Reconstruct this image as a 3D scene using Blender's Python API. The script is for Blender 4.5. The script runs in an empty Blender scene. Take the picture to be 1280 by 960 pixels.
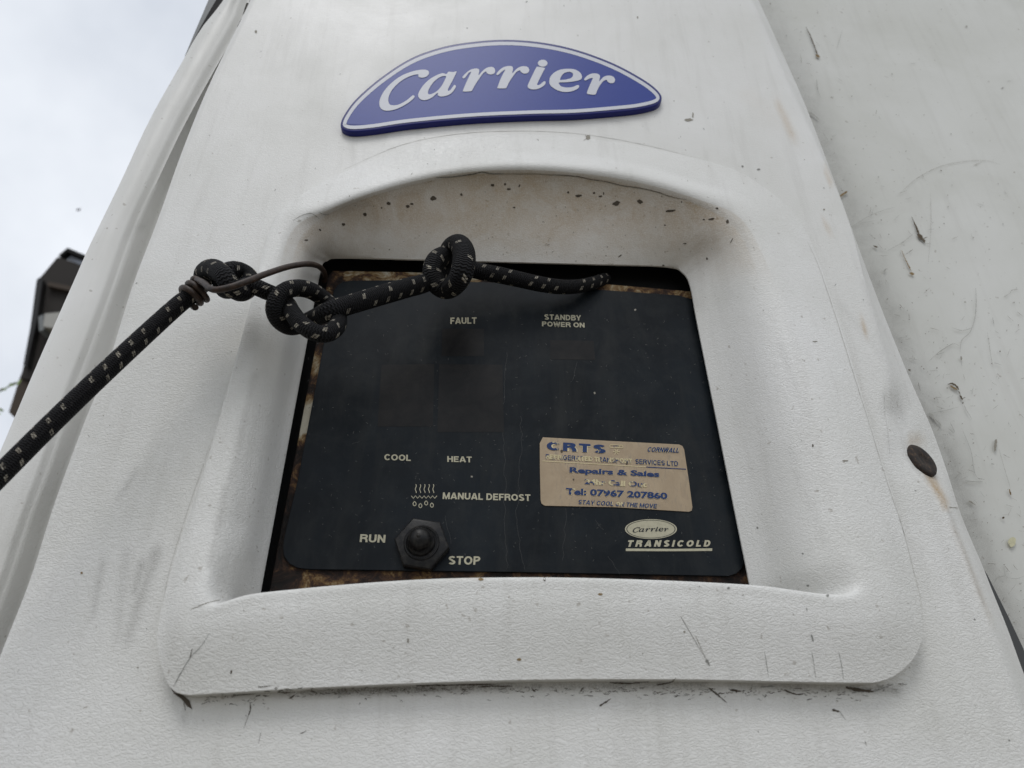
import bpy, bmesh, math, random
from mathutils import Vector, Matrix
from mathutils.bvhtree import BVHTree
random.seed(7)
R = math.radians
sc = bpy.context.scene
col = sc.collection

# ------------------------------------------------------------------ camera
PITCH, YAW, FPX = R(29.5), R(3.0), 853.33
fwd = Vector((math.sin(YAW)*math.cos(PITCH), math.cos(YAW)*math.cos(PITCH), math.sin(PITCH)))
right = Vector((math.cos(YAW), -math.sin(YAW), 0))
up = right.cross(fwd)
rot = Matrix((right, up, -fwd)).transposed()
def ray(px, py):
    return fwd + right*((px-640)/FPX) - up*((py-480)/FPX)
CAM = -ray(638, 530)*0.414
cam_d = bpy.data.cameras.new('camera'); cam = bpy.data.objects.new('camera', cam_d); col.objects.link(cam)
cam.matrix_world = Matrix.Translation(CAM) @ rot.to_4x4()
cam_d.sensor_width = 36; cam_d.lens = 24; cam_d.clip_start = 0.01; cam_d.clip_end = 500
cam_d.dof.use_dof = True; cam_d.dof.focus_distance = 0.405; cam_d.dof.aperture_fstop = 10
sc.camera = cam
# ------------------------------------------------------------------ sky, sun
SUN_EL, SUN_AZ = 56, 192        # azimuth: direction the light comes from, clockwise from +Y
w = bpy.data.worlds.new('World'); sc.world = w; w.use_nodes = True
nt = w.node_tree; nt.nodes.clear()
def N(t, ty, **kw):
    n = t.nodes.new(ty)
    for k, v in kw.items(): setattr(n, k, v)
    return n
sky = N(nt, 'ShaderNodeTexSky', sky_type='NISHITA', sun_disc=False)
sky.sun_elevation = R(SUN_EL); sky.sun_rotation = R(SUN_AZ)
tc = N(nt, 'ShaderNodeTexCoord')
no = N(nt, 'ShaderNodeTexNoise'); no.inputs['Scale'].default_value = 4.2; no.inputs['Detail'].default_value = 4; no.inputs['Roughness'].default_value = .5
nt.links.new(tc.outputs['Generated'], no.inputs['Vector'])
rp = N(nt, 'ShaderNodeValToRGB')
rp.color_ramp.elements[0].position = .3; rp.color_ramp.elements[0].color = (.70, .745, .82, 1)
rp.color_ramp.elements[1].position = .66; rp.color_ramp.elements[1].color = (.92, .96, 1.02, 1)
nt.links.new(no.outputs['Fac'], rp.inputs['Fac'])
sc10 = N(nt, 'ShaderNodeVectorMath', operation='SCALE'); sc10.inputs['Scale'].default_value = 10
nt.links.new(rp.outputs[0], sc10.inputs[0])
mx = N(nt, 'ShaderNodeMix', data_type='RGBA'); mx.inputs['Factor'].default_value = .95
nt.links.new(sky.outputs[0], mx.inputs['A']); nt.links.new(sc10.outputs[0], mx.inputs['B'])
bg = N(nt, 'ShaderNodeBackground'); bg.inputs['Strength'].default_value = .1
nt.links.new(mx.outputs['Result'], bg.inputs['Color'])
nt.links.new(bg.outputs[0], N(nt, 'ShaderNodeOutputWorld').inputs[0])
sd = bpy.data.lights.new('sun', 'SUN'); sd.energy = .9; sd.angle = R(22); sd.color = (1, .985, .965)
sun = bpy.data.objects.new('sun', sd); col.objects.link(sun)
az = R(SUN_AZ); el = R(SUN_EL)
sdir = Vector((math.sin(az)*math.cos(el), math.cos(az)*math.cos(el), math.sin(el)))
sun.rotation_euler = sdir.to_track_quat('Z', 'Y').to_euler(); sun.location = sdir*3
sc.view_settings.view_transform = 'Standard'; sc.view_settings.look = 'None'
sc.view_settings.exposure = 0; sc.view_settings.gamma = 1; sc.view_settings.use_curve_mapping = False

# ------------------------------------------------------------------ helpers
def P(px, py, Y=0.0):
    "where the sight line through a photo pixel meets the plane at depth Y"
    r = ray(px, py); return CAM + r*((Y-CAM.y)/r.y)
def proj(v):
    d = v-CAM; z = d.dot(fwd); return 640+FPX*d.dot(right)/z, 480-FPX*d.dot(up)/z
def ppm(px, py, Y=0.0):
    "metres per photo pixel at that place"
    return (P(px, py, Y)-CAM).dot(fwd)/FPX
def tag(o, label=None, cat=None, group=None, kind=None):
    if label: o['label'] = label
    if cat: o['category'] = cat
    if group: o['group'] = group
    if kind: o['kind'] = kind
    return o
def link(name, me, mat=None, parent=None, smooth=None):
    o = bpy.data.objects.new(name, me); col.objects.link(o)
    if mat and not me.materials: me.materials.append(mat)
    if parent: o.parent = parent
    if smooth is not None:
        for p in me.polygons: p.use_smooth = True
        me.set_sharp_from_angle(angle=R(smooth))
    return o
def mesh(name, vs, fs, mat=None, parent=None, smooth=None):
    me = bpy.data.meshes.new(name); me.from_pydata([tuple(v) for v in vs], [], fs); me.validate(); me.update()
    bm = bmesh.new(); bm.from_mesh(me); bmesh.ops.recalc_face_normals(bm, faces=bm.faces); bm.to_mesh(me); bm.free()
    return link(name, me, mat, parent, smooth)
def empty(name, loc=(0, 0, 0)):
    o = bpy.data.objects.new(name, None); col.objects.link(o); o.location = loc; o.empty_display_size = .05; return o
def cr(p0, p1, p2, p3, t):
    return .5*((2*p1)+(p2-p0)*t+(2*p0-5*p1+4*p2-p3)*t*t+(3*p1-p0-3*p2+p3)*t**3)
def spline(pts, n=8, closed=False):
    pts = [Vector(p) for p in pts]; m = len(pts); out = []
    for i in range(m if closed else m-1):
        if closed: a, b, c, d = pts[i-1], pts[i], pts[(i+1) % m], pts[(i+2) % m]
        else: a, b, c, d = pts[max(i-1, 0)], pts[i], pts[i+1], pts[min(i+2, m-1)]
        for k in range(n): out.append(cr(a, b, c, d, k/n))
    if not closed: out.append(pts[-1])
    return out
def resample(pts, n):
    "n+1 points evenly spaced along a polyline"
    L = [0]
    for a, b in zip(pts, pts[1:]): L.append(L[-1]+(b-a).length)
    out = []; j = 0
    for k in range(n+1):
        s = L[-1]*k/n
        while j < len(L)-2 and L[j+1] < s: j += 1
        d = L[j+1]-L[j]; out.append(pts[j].lerp(pts[j+1], (s-L[j])/d if d > 1e-12 else 0))
    return out
def lerp_at(line, y):
    "x on a list of (x,y) at height y"
    for (x0, y0), (x1, y1) in zip(line, line[1:]):
        if y <= y1 or (x1, y1) == line[-1]: return x0+(x1-x0)*(y-y0)/(y1-y0)
# ------------------------------------------------------------------ materials
def mat(name, color, rough=.5, spec=.5, metal=0):
    m = bpy.data.materials.new(name); m.use_nodes = True; b = m.node_tree.nodes['Principled BSDF']
    b.inputs['Base Color'].default_value = (*color, 1); b.inputs['Roughness'].default_value = rough
    b.inputs['Specular IOR Level'].default_value = spec; b.inputs['Metallic'].default_value = metal
    return m, m.node_tree, b
def noise(t, scale, detail=3, rough=.5, dist=0, vec=None, dim='3D'):
    n = N(t, 'ShaderNodeTexNoise', noise_dimensions=dim)
    for k, v in (('Scale', scale), ('Detail', detail), ('Roughness', rough), ('Distortion', dist)): n.inputs[k].default_value = v
    if vec: t.links.new(vec, n.inputs['Vector'])
    return n
def ramp(t, src, stops):
    r = N(t, 'ShaderNodeValToRGB'); e = r.color_ramp.elements
    while len(e) < len(stops): e.new(.5)
    for i, (p, c) in enumerate(stops):
        e[i].position = p; e[i].color = (*c, 1) if isinstance(c, tuple) else (c, c, c, 1)
    t.links.new(src, r.inputs['Fac']); return r.outputs[0]
def math_(t, op, a, b=None, clamp=False):
    m = N(t, 'ShaderNodeMath', operation=op); m.use_clamp = clamp
    for i, v in enumerate((a, b)):
        if v is None: continue
        if isinstance(v, (int, float)): m.inputs[i].default_value = v
        else: t.links.new(v, m.inputs[i])
    return m.outputs[0]
def mixc(t, f, a, b, mode='MIX'):
    m = N(t, 'ShaderNodeMix', data_type='RGBA', blend_type=mode)
    for k, v in (('Factor', f), ('A', a), ('B', b)):
        if isinstance(v, (int, float)): m.inputs[k].default_value = v
        elif isinstance(v, tuple): m.inputs[k].default_value = (*v, 1)
        else: t.links.new(v, m.inputs[k])
    return m.outputs['Result']
def objvec(t, scale=(1, 1, 1)):
    c = N(t, 'ShaderNodeTexCoord'); m = N(t, 'ShaderNodeMapping'); m.inputs['Scale'].default_value = scale
    t.links.new(c.outputs['Object'], m.inputs['Vector']); return m.outputs[0]
def bump(t, b, h, strength, dist):
    n = N(t, 'ShaderNodeBump'); n.inputs['Strength'].default_value = strength; n.inputs['Distance'].default_value = dist
    t.links.new(h, n.inputs['Height']); t.links.new(n.outputs[0], b.inputs['Normal'])

def plastic(name, base, grain=True, streak=.5):
    m, t, b = mat(name, base, .42, .45)
    # leather grain of the moulding
    v = objvec(t, (1, 1, 2.0))
    g1 = noise(t, 370, 1.5, .5, .7, v).outputs['Fac']
    ridge = math_(t, 'ABSOLUTE', math_(t, 'SUBTRACT', g1, .5))
    h = ramp(t, ridge, [(0, 0.), (.07, .75), (.16, 1.)])
    fine = noise(t, 1500, 2, .6, 0, objvec(t)).outputs['Fac']
    at = N(t, 'ShaderNodeAttribute', attribute_name='grain')
    hh = math_(t, 'ADD', math_(t, 'MULTIPLY', h, at.outputs['Fac']), math_(t, 'MULTIPLY', fine, .22))
    if grain: bump(t, b, hh, .38, .00052)
    else: bump(t, b, fine, .08, .0003)
    big = noise(t, 9, 5, .6, .3, objvec(t)).outputs['Fac']
    c = mixc(t, 1., base, ramp(t, big, [(.3, (.86, .86, .835)), (.7, (1., 1., 1.))]), 'MULTIPLY')
    # run-down streaks of weather dirt
    st = noise(t, 60, 5, .65, .2, objvec(t, (1.6, 1, .13))).outputs['Fac']
    c = mixc(t, math_(t, 'MULTIPLY', ramp(t, st, [(.52, 0.), (.75, 1.)]), .34*streak), c, (.33, .31, .27))
    sp = noise(t, 260, 2, .5, 0, objvec(t)).outputs['Fac']
    c = mixc(t, math_(t, 'MULTIPLY', ramp(t, sp, [(.70, 0.), (.76, 1.)]), .45), c, (.25, .21, .16))
    cl = noise(t, 42, 6, .75, .6, objvec(t)).outputs['Fac']
    for an, cc in (('grime_shade', (.145, .135, .115)), ('rust_shade', (.42, .25, .07))):
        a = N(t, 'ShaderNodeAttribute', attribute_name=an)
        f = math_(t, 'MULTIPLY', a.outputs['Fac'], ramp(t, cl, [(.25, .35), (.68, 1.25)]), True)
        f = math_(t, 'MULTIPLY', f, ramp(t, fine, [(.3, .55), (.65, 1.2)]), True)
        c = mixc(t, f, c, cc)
    t.links.new(c, b.inputs['Base Color'])
    t.links.new(ramp(t, big, [(.3, .5), (.7, .36)]), b.inputs['Roughness'])
    return m
M_cover = plastic('white_moulded_plastic', (.780, .772, .748))
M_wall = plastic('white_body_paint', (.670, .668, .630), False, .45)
M_black, _, _ = mat('black_cavity', (.006, .006, .006), .7, .2)
M_rubber, t_, b_ = mat('black_rubber', (.012, .012, .0125), .42, .3)
bump(t_, b_, noise(t_, 900, 3, .6, 0, objvec(t_)).outputs['Fac'], .25, .0003)
t_.links.new(ramp(t_, noise(t_, 260, 5, .7, 0, objvec(t_)).outputs['Fac'], [(.45, (.006, .006, .0065)), (.8, (.04, .036, .03))]), b_.inputs['Base Color'])
M_dark, _, _ = mat('gap_shade', (.055, .056, .056), .6)  # dark grey that stands for shade in the lower gap
M_strip, _, _ = mat('grey_strip', (.16, .17, .17), .5)
# dark panel foil
M_plate, t_, b_ = mat('dark_blue_foil', (.010, .0135, .017), .34, .15)
v = objvec(t_)
n1 = noise(t_, 14, 5, .6, .4, v).outputs['Fac']; n2 = noise(t_, 520, 3, .7, 0, v).outputs['Fac']; n3 = noise(t_, 55, 5, .7, .5, v).outputs['Fac']
c = ramp(t_, n1, [(.3, (.0028, .0042, .0056)), (.7, (.0085, .0125, .0165))])
c = mixc(t_, ramp(t_, n3, [(.46, 0.), (.75, .45)]), c, (.026, .029, .030))
sm = noise(t_, 34, 5, .7, .6, objvec(t_, (1.5, 1, .28))).outputs['Fac']
c = mixc(t_, ramp(t_, sm, [(.5, 0.), (.72, .5)]), c, (.024, .025, .024))
c = mixc(t_, math_(t_, 'MULTIPLY', ramp(t_, n2, [(.66, 0.), (.74, 1.)]), ramp(t_, n3, [(.42, .0), (.7, .7)])), c, (.14, .14, .13))
t_.links.new(c, b_.inputs['Base Color']); t_.links.new(ramp(t_, n3, [(.3, .30), (.7, .46)]), b_.inputs['Roughness'])
M_win, t_, b_ = mat('smoked_window', (.022, .019, .018), .34, .17)
v = objvec(t_)
t_.links.new(ramp(t_, noise(t_, 60, 5, .7, .5, v).outputs['Fac'], [(.3, (.007, .0072, .0078)), (.7, (.019, .0175, .0165))]), b_.inputs['Base Color'])
# rusty frame
M_rust, t_, b_ = mat('rusty_painted_steel', (.1, .06, .03), .75, .3)
v = objvec(t_)
r1 = noise(t_, 75, 6, .72, .8, v).outputs['Fac']; r2 = noise(t_, 16, 3, .6, .4, objvec(t_, (1, 1, 1))).outputs['Fac']
at = N(t_, 'ShaderNodeAttribute', attribute_name='paint')
r1c = ramp(t_, r1, [(.34, 0.), (.66, 1.)]); k = math_(t_, 'ADD', math_(t_, 'MULTIPLY', r1c, .42), math_(t_, 'MULTIPLY', at.outputs['Fac'], .75))
c = ramp(t_, k, [(.24, (.008, .006, .005)), (.37, (.024, .013, .009)), (.46, (.062, .031, .016)), (.53, (.16, .092, .035)), (.61, (.27, .205, .115)), (.75, (.44, .41, .33))])
t_.links.new(c, b_.inputs['Base Color']); bump(t_, b_, r1, .9, .0014)
# prints
def flatmat(name, colr, rough=.5, dirt=.35, metal=0, spec=.4):
    m, t, b = mat(name, colr, rough, spec, metal)
    n = noise(t, 420, 4, .7, 0, objvec(t)).outputs['Fac']
    t.links.new(mixc(t, ramp(t, n, [(.45, 0.), (.78, dirt)]), colr, tuple(x*.35 for x in colr)), b.inputs['Base Color'])
    return m
M_cream = flatmat('cream_print', (.46, .43, .31))
M_logo_ink = flatmat('dark_logo_ink', (.015, .017, .018))
M_blue = flatmat('blue_badge_plastic', (.026, .050, .27), .36, .12, 0, .22)
M_bluerim = flatmat('blue_badge_rim', (.012, .016, .15), .35, .2, 0, .3)
M_bwhite = flatmat('badge_silver_print', (.60, .61, .66), .42, .08, 0, .3)
M_tan = flatmat('pale_worn_print', (.66, .56, .33), .5, .1)
M_gold, t_, b_ = mat('gold_foil', (.42, .34, .25), .4, .5, .45)
v = objvec(t_)
g = noise(t_, 45, 5, .7, .8, v).outputs['Fac']; g2 = noise(t_, 700, 3, .6, 0, objvec(t_, (1, 1, .25))).outputs['Fac']
c = ramp(t_, g, [(.3, (.30, .225, .145)), (.7, (.40, .31, .205))])
c = mixc(t_, math_(t_, 'MULTIPLY', ramp(t_, g2, [(.52, 0.), (.66, .8)]), ramp(t_, g, [(.45, .1), (.7, 1.)])), c, (.21, .18, .145))
t_.links.new(c, b_.inputs['Base Color'])
def inkmat(name, amount):
    m, t, b = mat(name, (.02, .07, .25), .5, .3)
    n = noise(t, 130, 3, .6, .3, objvec(t)).outputs['Fac']
    t.links.new(ramp(t, n, [(max(0, amount-.03), (.010, .034, .125)), (amount+.01, (.58, .50, .30))]), b.inputs['Base Color'])
    return m
M_ink = inkmat('worn_blue_ink', .66); M_ink_half = inkmat('half_worn_blue_ink', .56); M_ink_worn = inkmat('nearly_gone_blue_ink', .50)
M_crack = flatmat('dim_crack', (.05, .05, .05), .6, .6)
M_scr = flatmat('pale_scratch', (.085, .085, .08), .6)
M_dirt = flatmat('dried_dirt', (.085, .070, .052), .8)
M_dirt2 = flatmat('light_dirt', (.30, .28, .235), .8)
M_rsp = flatmat('rust_dirt', (.26, .18, .085), .8)
M_seam = flatmat('seam_dust', (.56, .55, .51), .8)
M_wd = flatmat('brown_wall_dirt', (.10, .075, .045), .8)
M_wh = flatmat('faint_wall_scratch', (.38, .375, .34), .8)
M_hair = flatmat('grey_scratch', (.27, .27, .25), .8)
M_leaf = flatmat('pale_green_leaf', (.22, .32, .08), .6)
M_bark = flatmat('bark', (.10, .08, .05), .8)
# bungee braid
M_cord, t_, b_ = mat('black_braid', (.012, .012, .013), .7, .2)
uv = N(t_, 'ShaderNodeUVMap'); uv.uv_map = 'UVMap'; sx = N(t_, 'ShaderNodeSeparateXYZ'); t_.links.new(uv.outputs[0], sx.inputs[0])
U, V = sx.outputs[0], sx.outputs[1]     # U in mm along the cord, V 0..1 round it
rows = math_(t_, 'MULTIPLY', V, 6); ri = math_(t_, 'FLOOR', rows); rf = math_(t_, 'SUBTRACT', rows, ri)
wob = noise(t_, .5, 2, .5, 0, uv.outputs[0]).outputs['Fac']
uu = math_(t_, 'ADD', math_(t_, 'DIVIDE', U, 8.6), math_(t_, 'MULTIPLY', ri, .37))
uu = math_(t_, 'ADD', uu, math_(t_, 'MULTIPLY', rf, .22))
ui = math_(t_, 'FLOOR', uu); uf = math_(t_, 'SUBTRACT', uu, ui)
fx = math_(t_, 'LESS_THAN', math_(t_, 'ABSOLUTE', math_(t_, 'SUBTRACT', math_(t_, 'ADD', uf, math_(t_, 'MULTIPLY', wob, .08)), .5)), .105)
split = math_(t_, 'GREATER_THAN', math_(t_, 'ABSOLUTE', math_(t_, 'SUBTRACT', math_(t_, 'ADD', uf, math_(t_, 'MULTIPLY', wob, .08)), .5)), .014)
fy = math_(t_, 'LESS_THAN', math_(t_, 'ABSOLUTE', math_(t_, 'SUBTRACT', rf, .5)), .27)
wn = N(t_, 'ShaderNodeTexWhiteNoise', noise_dimensions='2D'); cb = N(t_, 'ShaderNodeCombineXYZ')
t_.links.new(ui, cb.inputs[0]); t_.links.new(ri, cb.inputs[1]); t_.links.new(cb.outputs[0], wn.inputs['Vector'])
alive = math_(t_, 'GREATER_THAN', wn.outputs['Value'], .22)
fn = noise(t_, 1.7, 3, .7, 0, uv.outputs[0]).outputs['Fac']; fr2 = noise(t_, 700, 2, .6, 0, objvec(t_)).outputs['Fac']
fl = math_(t_, 'MULTIPLY', math_(t_, 'MULTIPLY', math_(t_, 'MULTIPLY', math_(t_, 'MULTIPLY', fx, fy), split), alive), ramp(t_, fr2, [(.36, 0.), (.44, 1.)]))
rib = math_(t_, 'SINE', math_(t_, 'ADD', math_(t_, 'MULTIPLY', U, 2*math.pi/1.15), math_(t_, 'MULTIPLY', math_(t_, 'PINGPONG', math_(t_, 'MULTIPLY', V, 12), .5), 5)))
fib = noise(t_, 900, 3, .7, 0, objvec(t_)).outputs['Fac']
c = mixc(t_, ramp(t_, rib, [(.0, 0.), (1., 1.)]), (.0025, .0025, .003), (.017, .017, .020))
c = mixc(t_, ramp(t_, fib, [(.55, 0.), (.8, .6)]), c, (.07, .065, .058))
c = mixc(t_, fl, c, mixc(t_, ramp(t_, fib, [(.4, 0.), (.65, 1.)]), (.52, .48, .40), (.25, .22, .18)))
t_.links.new(c, b_.inputs['Base Color'])
bump(t_, b_, math_(t_, 'ADD', math_(t_, 'MULTIPLY', rib, .5), math_(t_, 'ADD', fib, math_(t_, 'MULTIPLY', fl, .8))), 1., .0011)
M_wire, t_, b_ = mat('brown_coated_wire', (.045, .034, .027), .5, .4)
n = noise(t_, 300, 4, .7, 0, objvec(t_)).outputs['Fac']
t_.links.new(ramp(t_, n, [(.35, (.014, .009, .006)), (.7, (.062, .036, .024))]), b_.inputs['Base Color']); bump(t_, b_, n, .5, .0004)
M_bolt, t_, b_ = mat('rusty_bolt', (.05, .035, .025), .7, .3)
n = noise(t_, 340, 5, .75, 0, objvec(t_)).outputs['Fac']
t_.links.new(ramp(t_, n, [(.38, (.012, .010, .009)), (.55, (.032, .022, .016)), (.68, (.10, .062, .036))]), b_.inputs['Base Color']); bump(t_, b_, n, .4, .0003)
M_eave = flatmat('dark_stained_timber', (.020, .016, .013), .8)
M_eave2 = flatmat('brown_timber', (.050, .036, .026), .8)
M_glass = flatmat('pale_roof_glass', (.55, .60, .70), .15, .1)
M_pale = flatmat('pale_lamp_housing', (.34, .33, .30), .5)

# ================================================================== ground
gm, t_, b_ = mat('tarmac_yard', (.13, .125, .115), .9, .3)
n = noise(t_, 6, 6, .7, 0, objvec(t_)).outputs['Fac']
t_.links.new(ramp(t_, n, [(.3, (.13, .117, .095)), (.7, (.25, .225, .18))]), b_.inputs['Base Color']); bump(t_, b_, n, .5, .02)
g = mesh('ground', [(-60, -60, -1.85), (60, -60, -1.85), (60, 60, -1.85), (-60, 60, -1.85)], [(0, 1, 2, 3)], gm)
tag(g, kind='structure')

# ================================================================== truck body wall behind the unit
WALL_Y = .036
truck = empty('truck_body', (.6, WALL_Y, -.9))
tag(truck, 'smooth off-white truck body wall on the right, speckled with dirt and scratches', 'truck body')
def local(parent, o):      # keep world placement after parenting
    o.parent = parent; o.matrix_parent_inverse = Matrix.Translation(-Vector(parent.location)); return o
def boxmesh(name, x0, x1, y0, y1, z0, z1, m, parent=None, bev=0.0):
    bm = bmesh.new(); bmesh.ops.create_cube(bm, size=1)
    for v in bm.verts: v.co = Vector(((x0+x1)/2+v.co.x*(x1-x0), (y0+y1)/2+v.co.y*(y1-y0), (z0+z1)/2+v.co.z*(z1-z0)))
    if bev: bmesh.ops.bevel(bm, geom=bm.edges, offset=bev, segments=3, affect='EDGES')
    me = bpy.data.meshes.new(name); bm.to_mesh(me); bm.free(); o = link(name, me, m)
    if parent: local(parent, o)
    return o
# front wall as a fine sheet, gently panned, with body sides
nx, nz = 220, 260; vs = []; fs = []
X0, X1, Z0, Z1 = -.08, 1.35, -.9, 1.9
for j in range(nz+1):
    for i in range(nx+1):
        x = X0+(X1-X0)*i/nx; z = Z0+(Z1-Z0)*j/nz
        vs.append((x, WALL_Y+.0012*math.sin(x*7+1)*math.sin(z*5), z))
for j in range(nz):
    for i in range(nx):
        a = j*(nx+1)+i; fs.append((a, a+1, a+nx+2, a+nx+1))
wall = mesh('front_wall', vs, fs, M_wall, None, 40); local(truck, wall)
me = wall.data
for an in ('grime_shade', 'rust_shade', 'grain'): me.attributes.new(an, 'FLOAT', 'POINT')
wall_me = me
local(truck, boxmesh('body_box', X0, X1, WALL_Y+.004, 3.2, Z0, Z1, M_wall))

# ================================================================== refrigeration unit
unit = empty('refrigeration_unit', (0, 0, -.45))
tag(unit, 'white moulded refrigeration unit with a blue oval badge over a recessed dark control panel', 'refrigeration unit')

BOT = -.049
# ring = four runs of (px, py, depth) starting with a corner: bottom, right, top, left
O = [[(318, 792), (480, 793), (635, 794), (790, 795)],
     [(947, 792), (937, 730), (922, 655), (903, 560), (884, 465), (870, 395), (863, 358)],
     [(854, 341), (832, 333), (735, 330), (620, 327), (510, 324), (426, 322)],
     [(409, 325), (400, 340), (380, 445), (360, 552), (341, 655), (325, 742)]]
Min = [[(285, 757), (420, 740), (560, 734), (700, 733), (850, 738)],
       [(1034, 750), (1022, 700), (1008, 610), (985, 510), (960, 415), (940, 345)],
       [(916, 292), (872, 260), (800, 236), (720, 222.5), (640, 218), (560, 224), (480, 243), (416, 268)],
       [(380, 305), (362, 370), (345, 450), (325, 550), (303, 660)]]
Mout = [[(262, 753), (325, 741), (500, 726), (640, 722), (780, 724), (937, 731)],
        [(1064, 742), (1066, 690), (1045, 600), (1015, 500), (985, 400), (955, 318)],
        [(925, 271), (880, 251), (800, 228), (720, 216), (640, 212), (560, 218), (480, 236), (410, 262)],
        [(362, 291), (338, 380), (312, 480), (286, 600), (268, 690)]]
Fr = [[(238, 775), (330, 757), (500, 743), (640, 739), (780, 741), (937, 748)],
      [(1090, 765), (1095, 690), (1068, 590), (1036, 480), (1002, 380), (974, 298)],
      [(940, 250), (880, 228), (800, 204), (720, 192), (640, 188), (560, 195), (480, 213), (400, 240)],
      [(344, 272), (316, 370), (290, 480), (262, 600), (244, 700)]]
E = [[(212, 858), (232, 868), (262, 867), (420, 858), (635, 850), (850, 849), (1060, 853), (1105, 850)],
     [(1134, 832), (1150, 806), (1152, 770), (1125, 650), (1085, 520), (1045, 390), (1005, 285)],
     [(952, 232), (890, 203), (770, 178), (640, 168), (530, 180), (420, 220)],
     [(357, 262), (328, 330), (295, 450), (262, 565), (224, 680), (200, 770), (198, 815)]]
def edepth(py, lo, hi):     # bottom value -> top value
    t = min(1, max(0, (py-170)/(800-170))); return hi+(lo-hi)*(t**.8)
def build_ring(runs, Yf, n=150):
    flat = []; corner = []
    for r in runs:
        corner.append(len(flat)); flat += [Vector((x, y, 0)) for x, y in r]
    k = 8; s = spline(flat, k, True); s.append(s[0]); out = []
    cs = [c*k for c in corner]+[len(s)-1]
    for a, b in zip(cs, cs[1:]):
        out += resample(s[a:b+1], n)[:-1]
    return [P(p.x, p.y, Yf(p.x, p.y)) for p in out]
ro = build_ring(O, lambda x, y: -.006)
ro_back = [Vector((p.x, p.y+.0012, p.z)) for p in ro]
def lf(x, y, d):        # how far the rim on the left and round the top left corner sits back
    return d*max(0, min(1, (460-x)/120))*max(0, min(1, (745-y)/90))
rmi = build_ring(Min, lambda x, y: edepth(y, -.0405, -.0358)+lf(x, y, .007))
rmo = build_ring(Mout, lambda x, y: edepth(y, BOT, -.0385)+lf(x, y, .0032))
rfr = build_ring(Fr, lambda x, y: edepth(y, BOT-.0004, -.0370)+lf(x, y, .0018))
re_ = build_ring(E, lambda x, y: edepth(y, -.0435, -.0349))
# wall ring: near the opening's plane, a straight draft towards the mouth
rw = [a.lerp(b, .22)+Vector((0, .0012, 0)) for a, b in zip(ro, rmi)]
cen = Vector((0, 0, .03))
rs = []
for p in re_:
    d = Vector((p.x-cen.x, 0, p.z-cen.z)).normalized()
    rs.append(Vector((p.x+d.x*.0004, -.0345, p.z+d.z*.0004)))
crease = [(800, -300), (898, -90), (942, 4), (986, 105), (1024, 187), (1060, 274), (1083, 360), (1101, 424), (1113, 475), (1117, 520), (1126, 558), (1148, 588), (1176, 616), (1186, 640), (1210, 703), (1233, 763), (1260, 837), (1280, 893), (1322, 1010), (1385, 1185)]
outer = [(812, -300), (906, -90), (948, 0), (977, 64), (1011, 142), (1048, 240), (1092, 360), (1135, 468), (1173, 555), (1200, 640), (1228, 707), (1241, 740), (1261, 790), (1279, 840), (1325, 960), (1412, 1185)]
ledge = [(425, -300), (345, -80), (313, 0), (262, 105), (227, 191), (199, 270), (165, 360), (135, 456), (112, 512), (86, 580), (63, 645), (37, 727), (0, 821), (-72, 1005), (-140, 1185)]
def rect_ring(rl, ll, Y, n=150, shift=0):
    R_ = sorted(rl, key=lambda p: -p[1]); L_ = sorted(ll, key=lambda p: p[1])
    runs = [[(L_[-1][0]-shift, L_[-1][1]), (R_[0][0]+shift, R_[0][1])], [(x+shift, y) for x, y in R_],
            [(R_[-1][0]+shift, R_[-1][1]), (L_[0][0]-shift, L_[0][1])], [(x-shift, y) for x, y in L_]]
    out = []
    for r in runs:
        pts = [Vector((x, y, 0)) for x, y in r]
        if len(pts) > 2: pts = spline(pts, 6)
        W = [P(p.x, p.y, Y) for p in pts]
        out += resample(W, n)[:-1]
    return out
rc1 = rect_ring([(x-9, y) for x, y in crease], [(x+4, y) for x, y in ledge], -.0345)
rc2 = rect_ring(crease, ledge, -.0335)
rc3 = rect_ring(outer, ledge, -.012)
for a in range(len(rc3)):                    # left and bottom edges turn straight back
    if a < 150 or a >= 300: rc3[a] = Vector((rc2[a].x, -.0300, rc2[a].z))
rc4 = [Vector((p.x, -.004, p.z)) for p in rc3]
absorb_f = [Vector((p.x*.985, -.0045, p.z)) for p in rc3]; absorb_b = [Vector((p.x, WALL_Y-.001, p.z)) for p in absorb_f]  # added black ring that soaks up bounce light behind the edge
def chordal(p, i, t):
    "smooth curve through ring points with chord-length spacing, segment i"
    P1, P2 = p[i], p[i+1]; P0 = p[i-1] if i else P1+(P1-P2); P3 = p[i+2] if i+2 < len(p) else P2+(P2-P1)
    d0, d1, d2 = [max((b-a).length, 1e-5) for a, b in ((P0, P1), (P1, P2), (P2, P3))]
    m1 = (P1-P0)/d0*(d1/(d0+d1))+(P2-P1)/d1*(d0/(d0+d1)); m2 = (P2-P1)/d1*(d2/(d1+d2))+(P3-P2)/d2*(d1/(d1+d2))
    m1 *= d1; m2 *= d1
    return P1*(2*t**3-3*t*t+1)+m1*(t**3-2*t*t+t)+P2*(-2*t**3+3*t*t)+m2*(t**3-t*t)
smooth_set = [ro, rw, rmi, rmo, rfr, re_]; steps = [3, 10, 8, 8, 14]
rows_ = [ro_back]
cols = len(ro); tmp = []
for k in range(5):
    for s in range(steps[k]):
        tmp.append([chordal([r[j] for r in smooth_set], k, s/steps[k]) for j in range(cols)])
tmp.append(re_); rows_ += tmp
rows_.append([a.lerp(b, .5) for a, b in zip(re_, rs)]); rows_.append(rs)
for k in range(1, 56): rows_.append([a.lerp(b, (k/56)**1.15) for a, b in zip(rs, rc1)])
rows_ += [rc1, [a.lerp(b, .5) for a, b in zip(rc1, rc2)], rc2]
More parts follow.
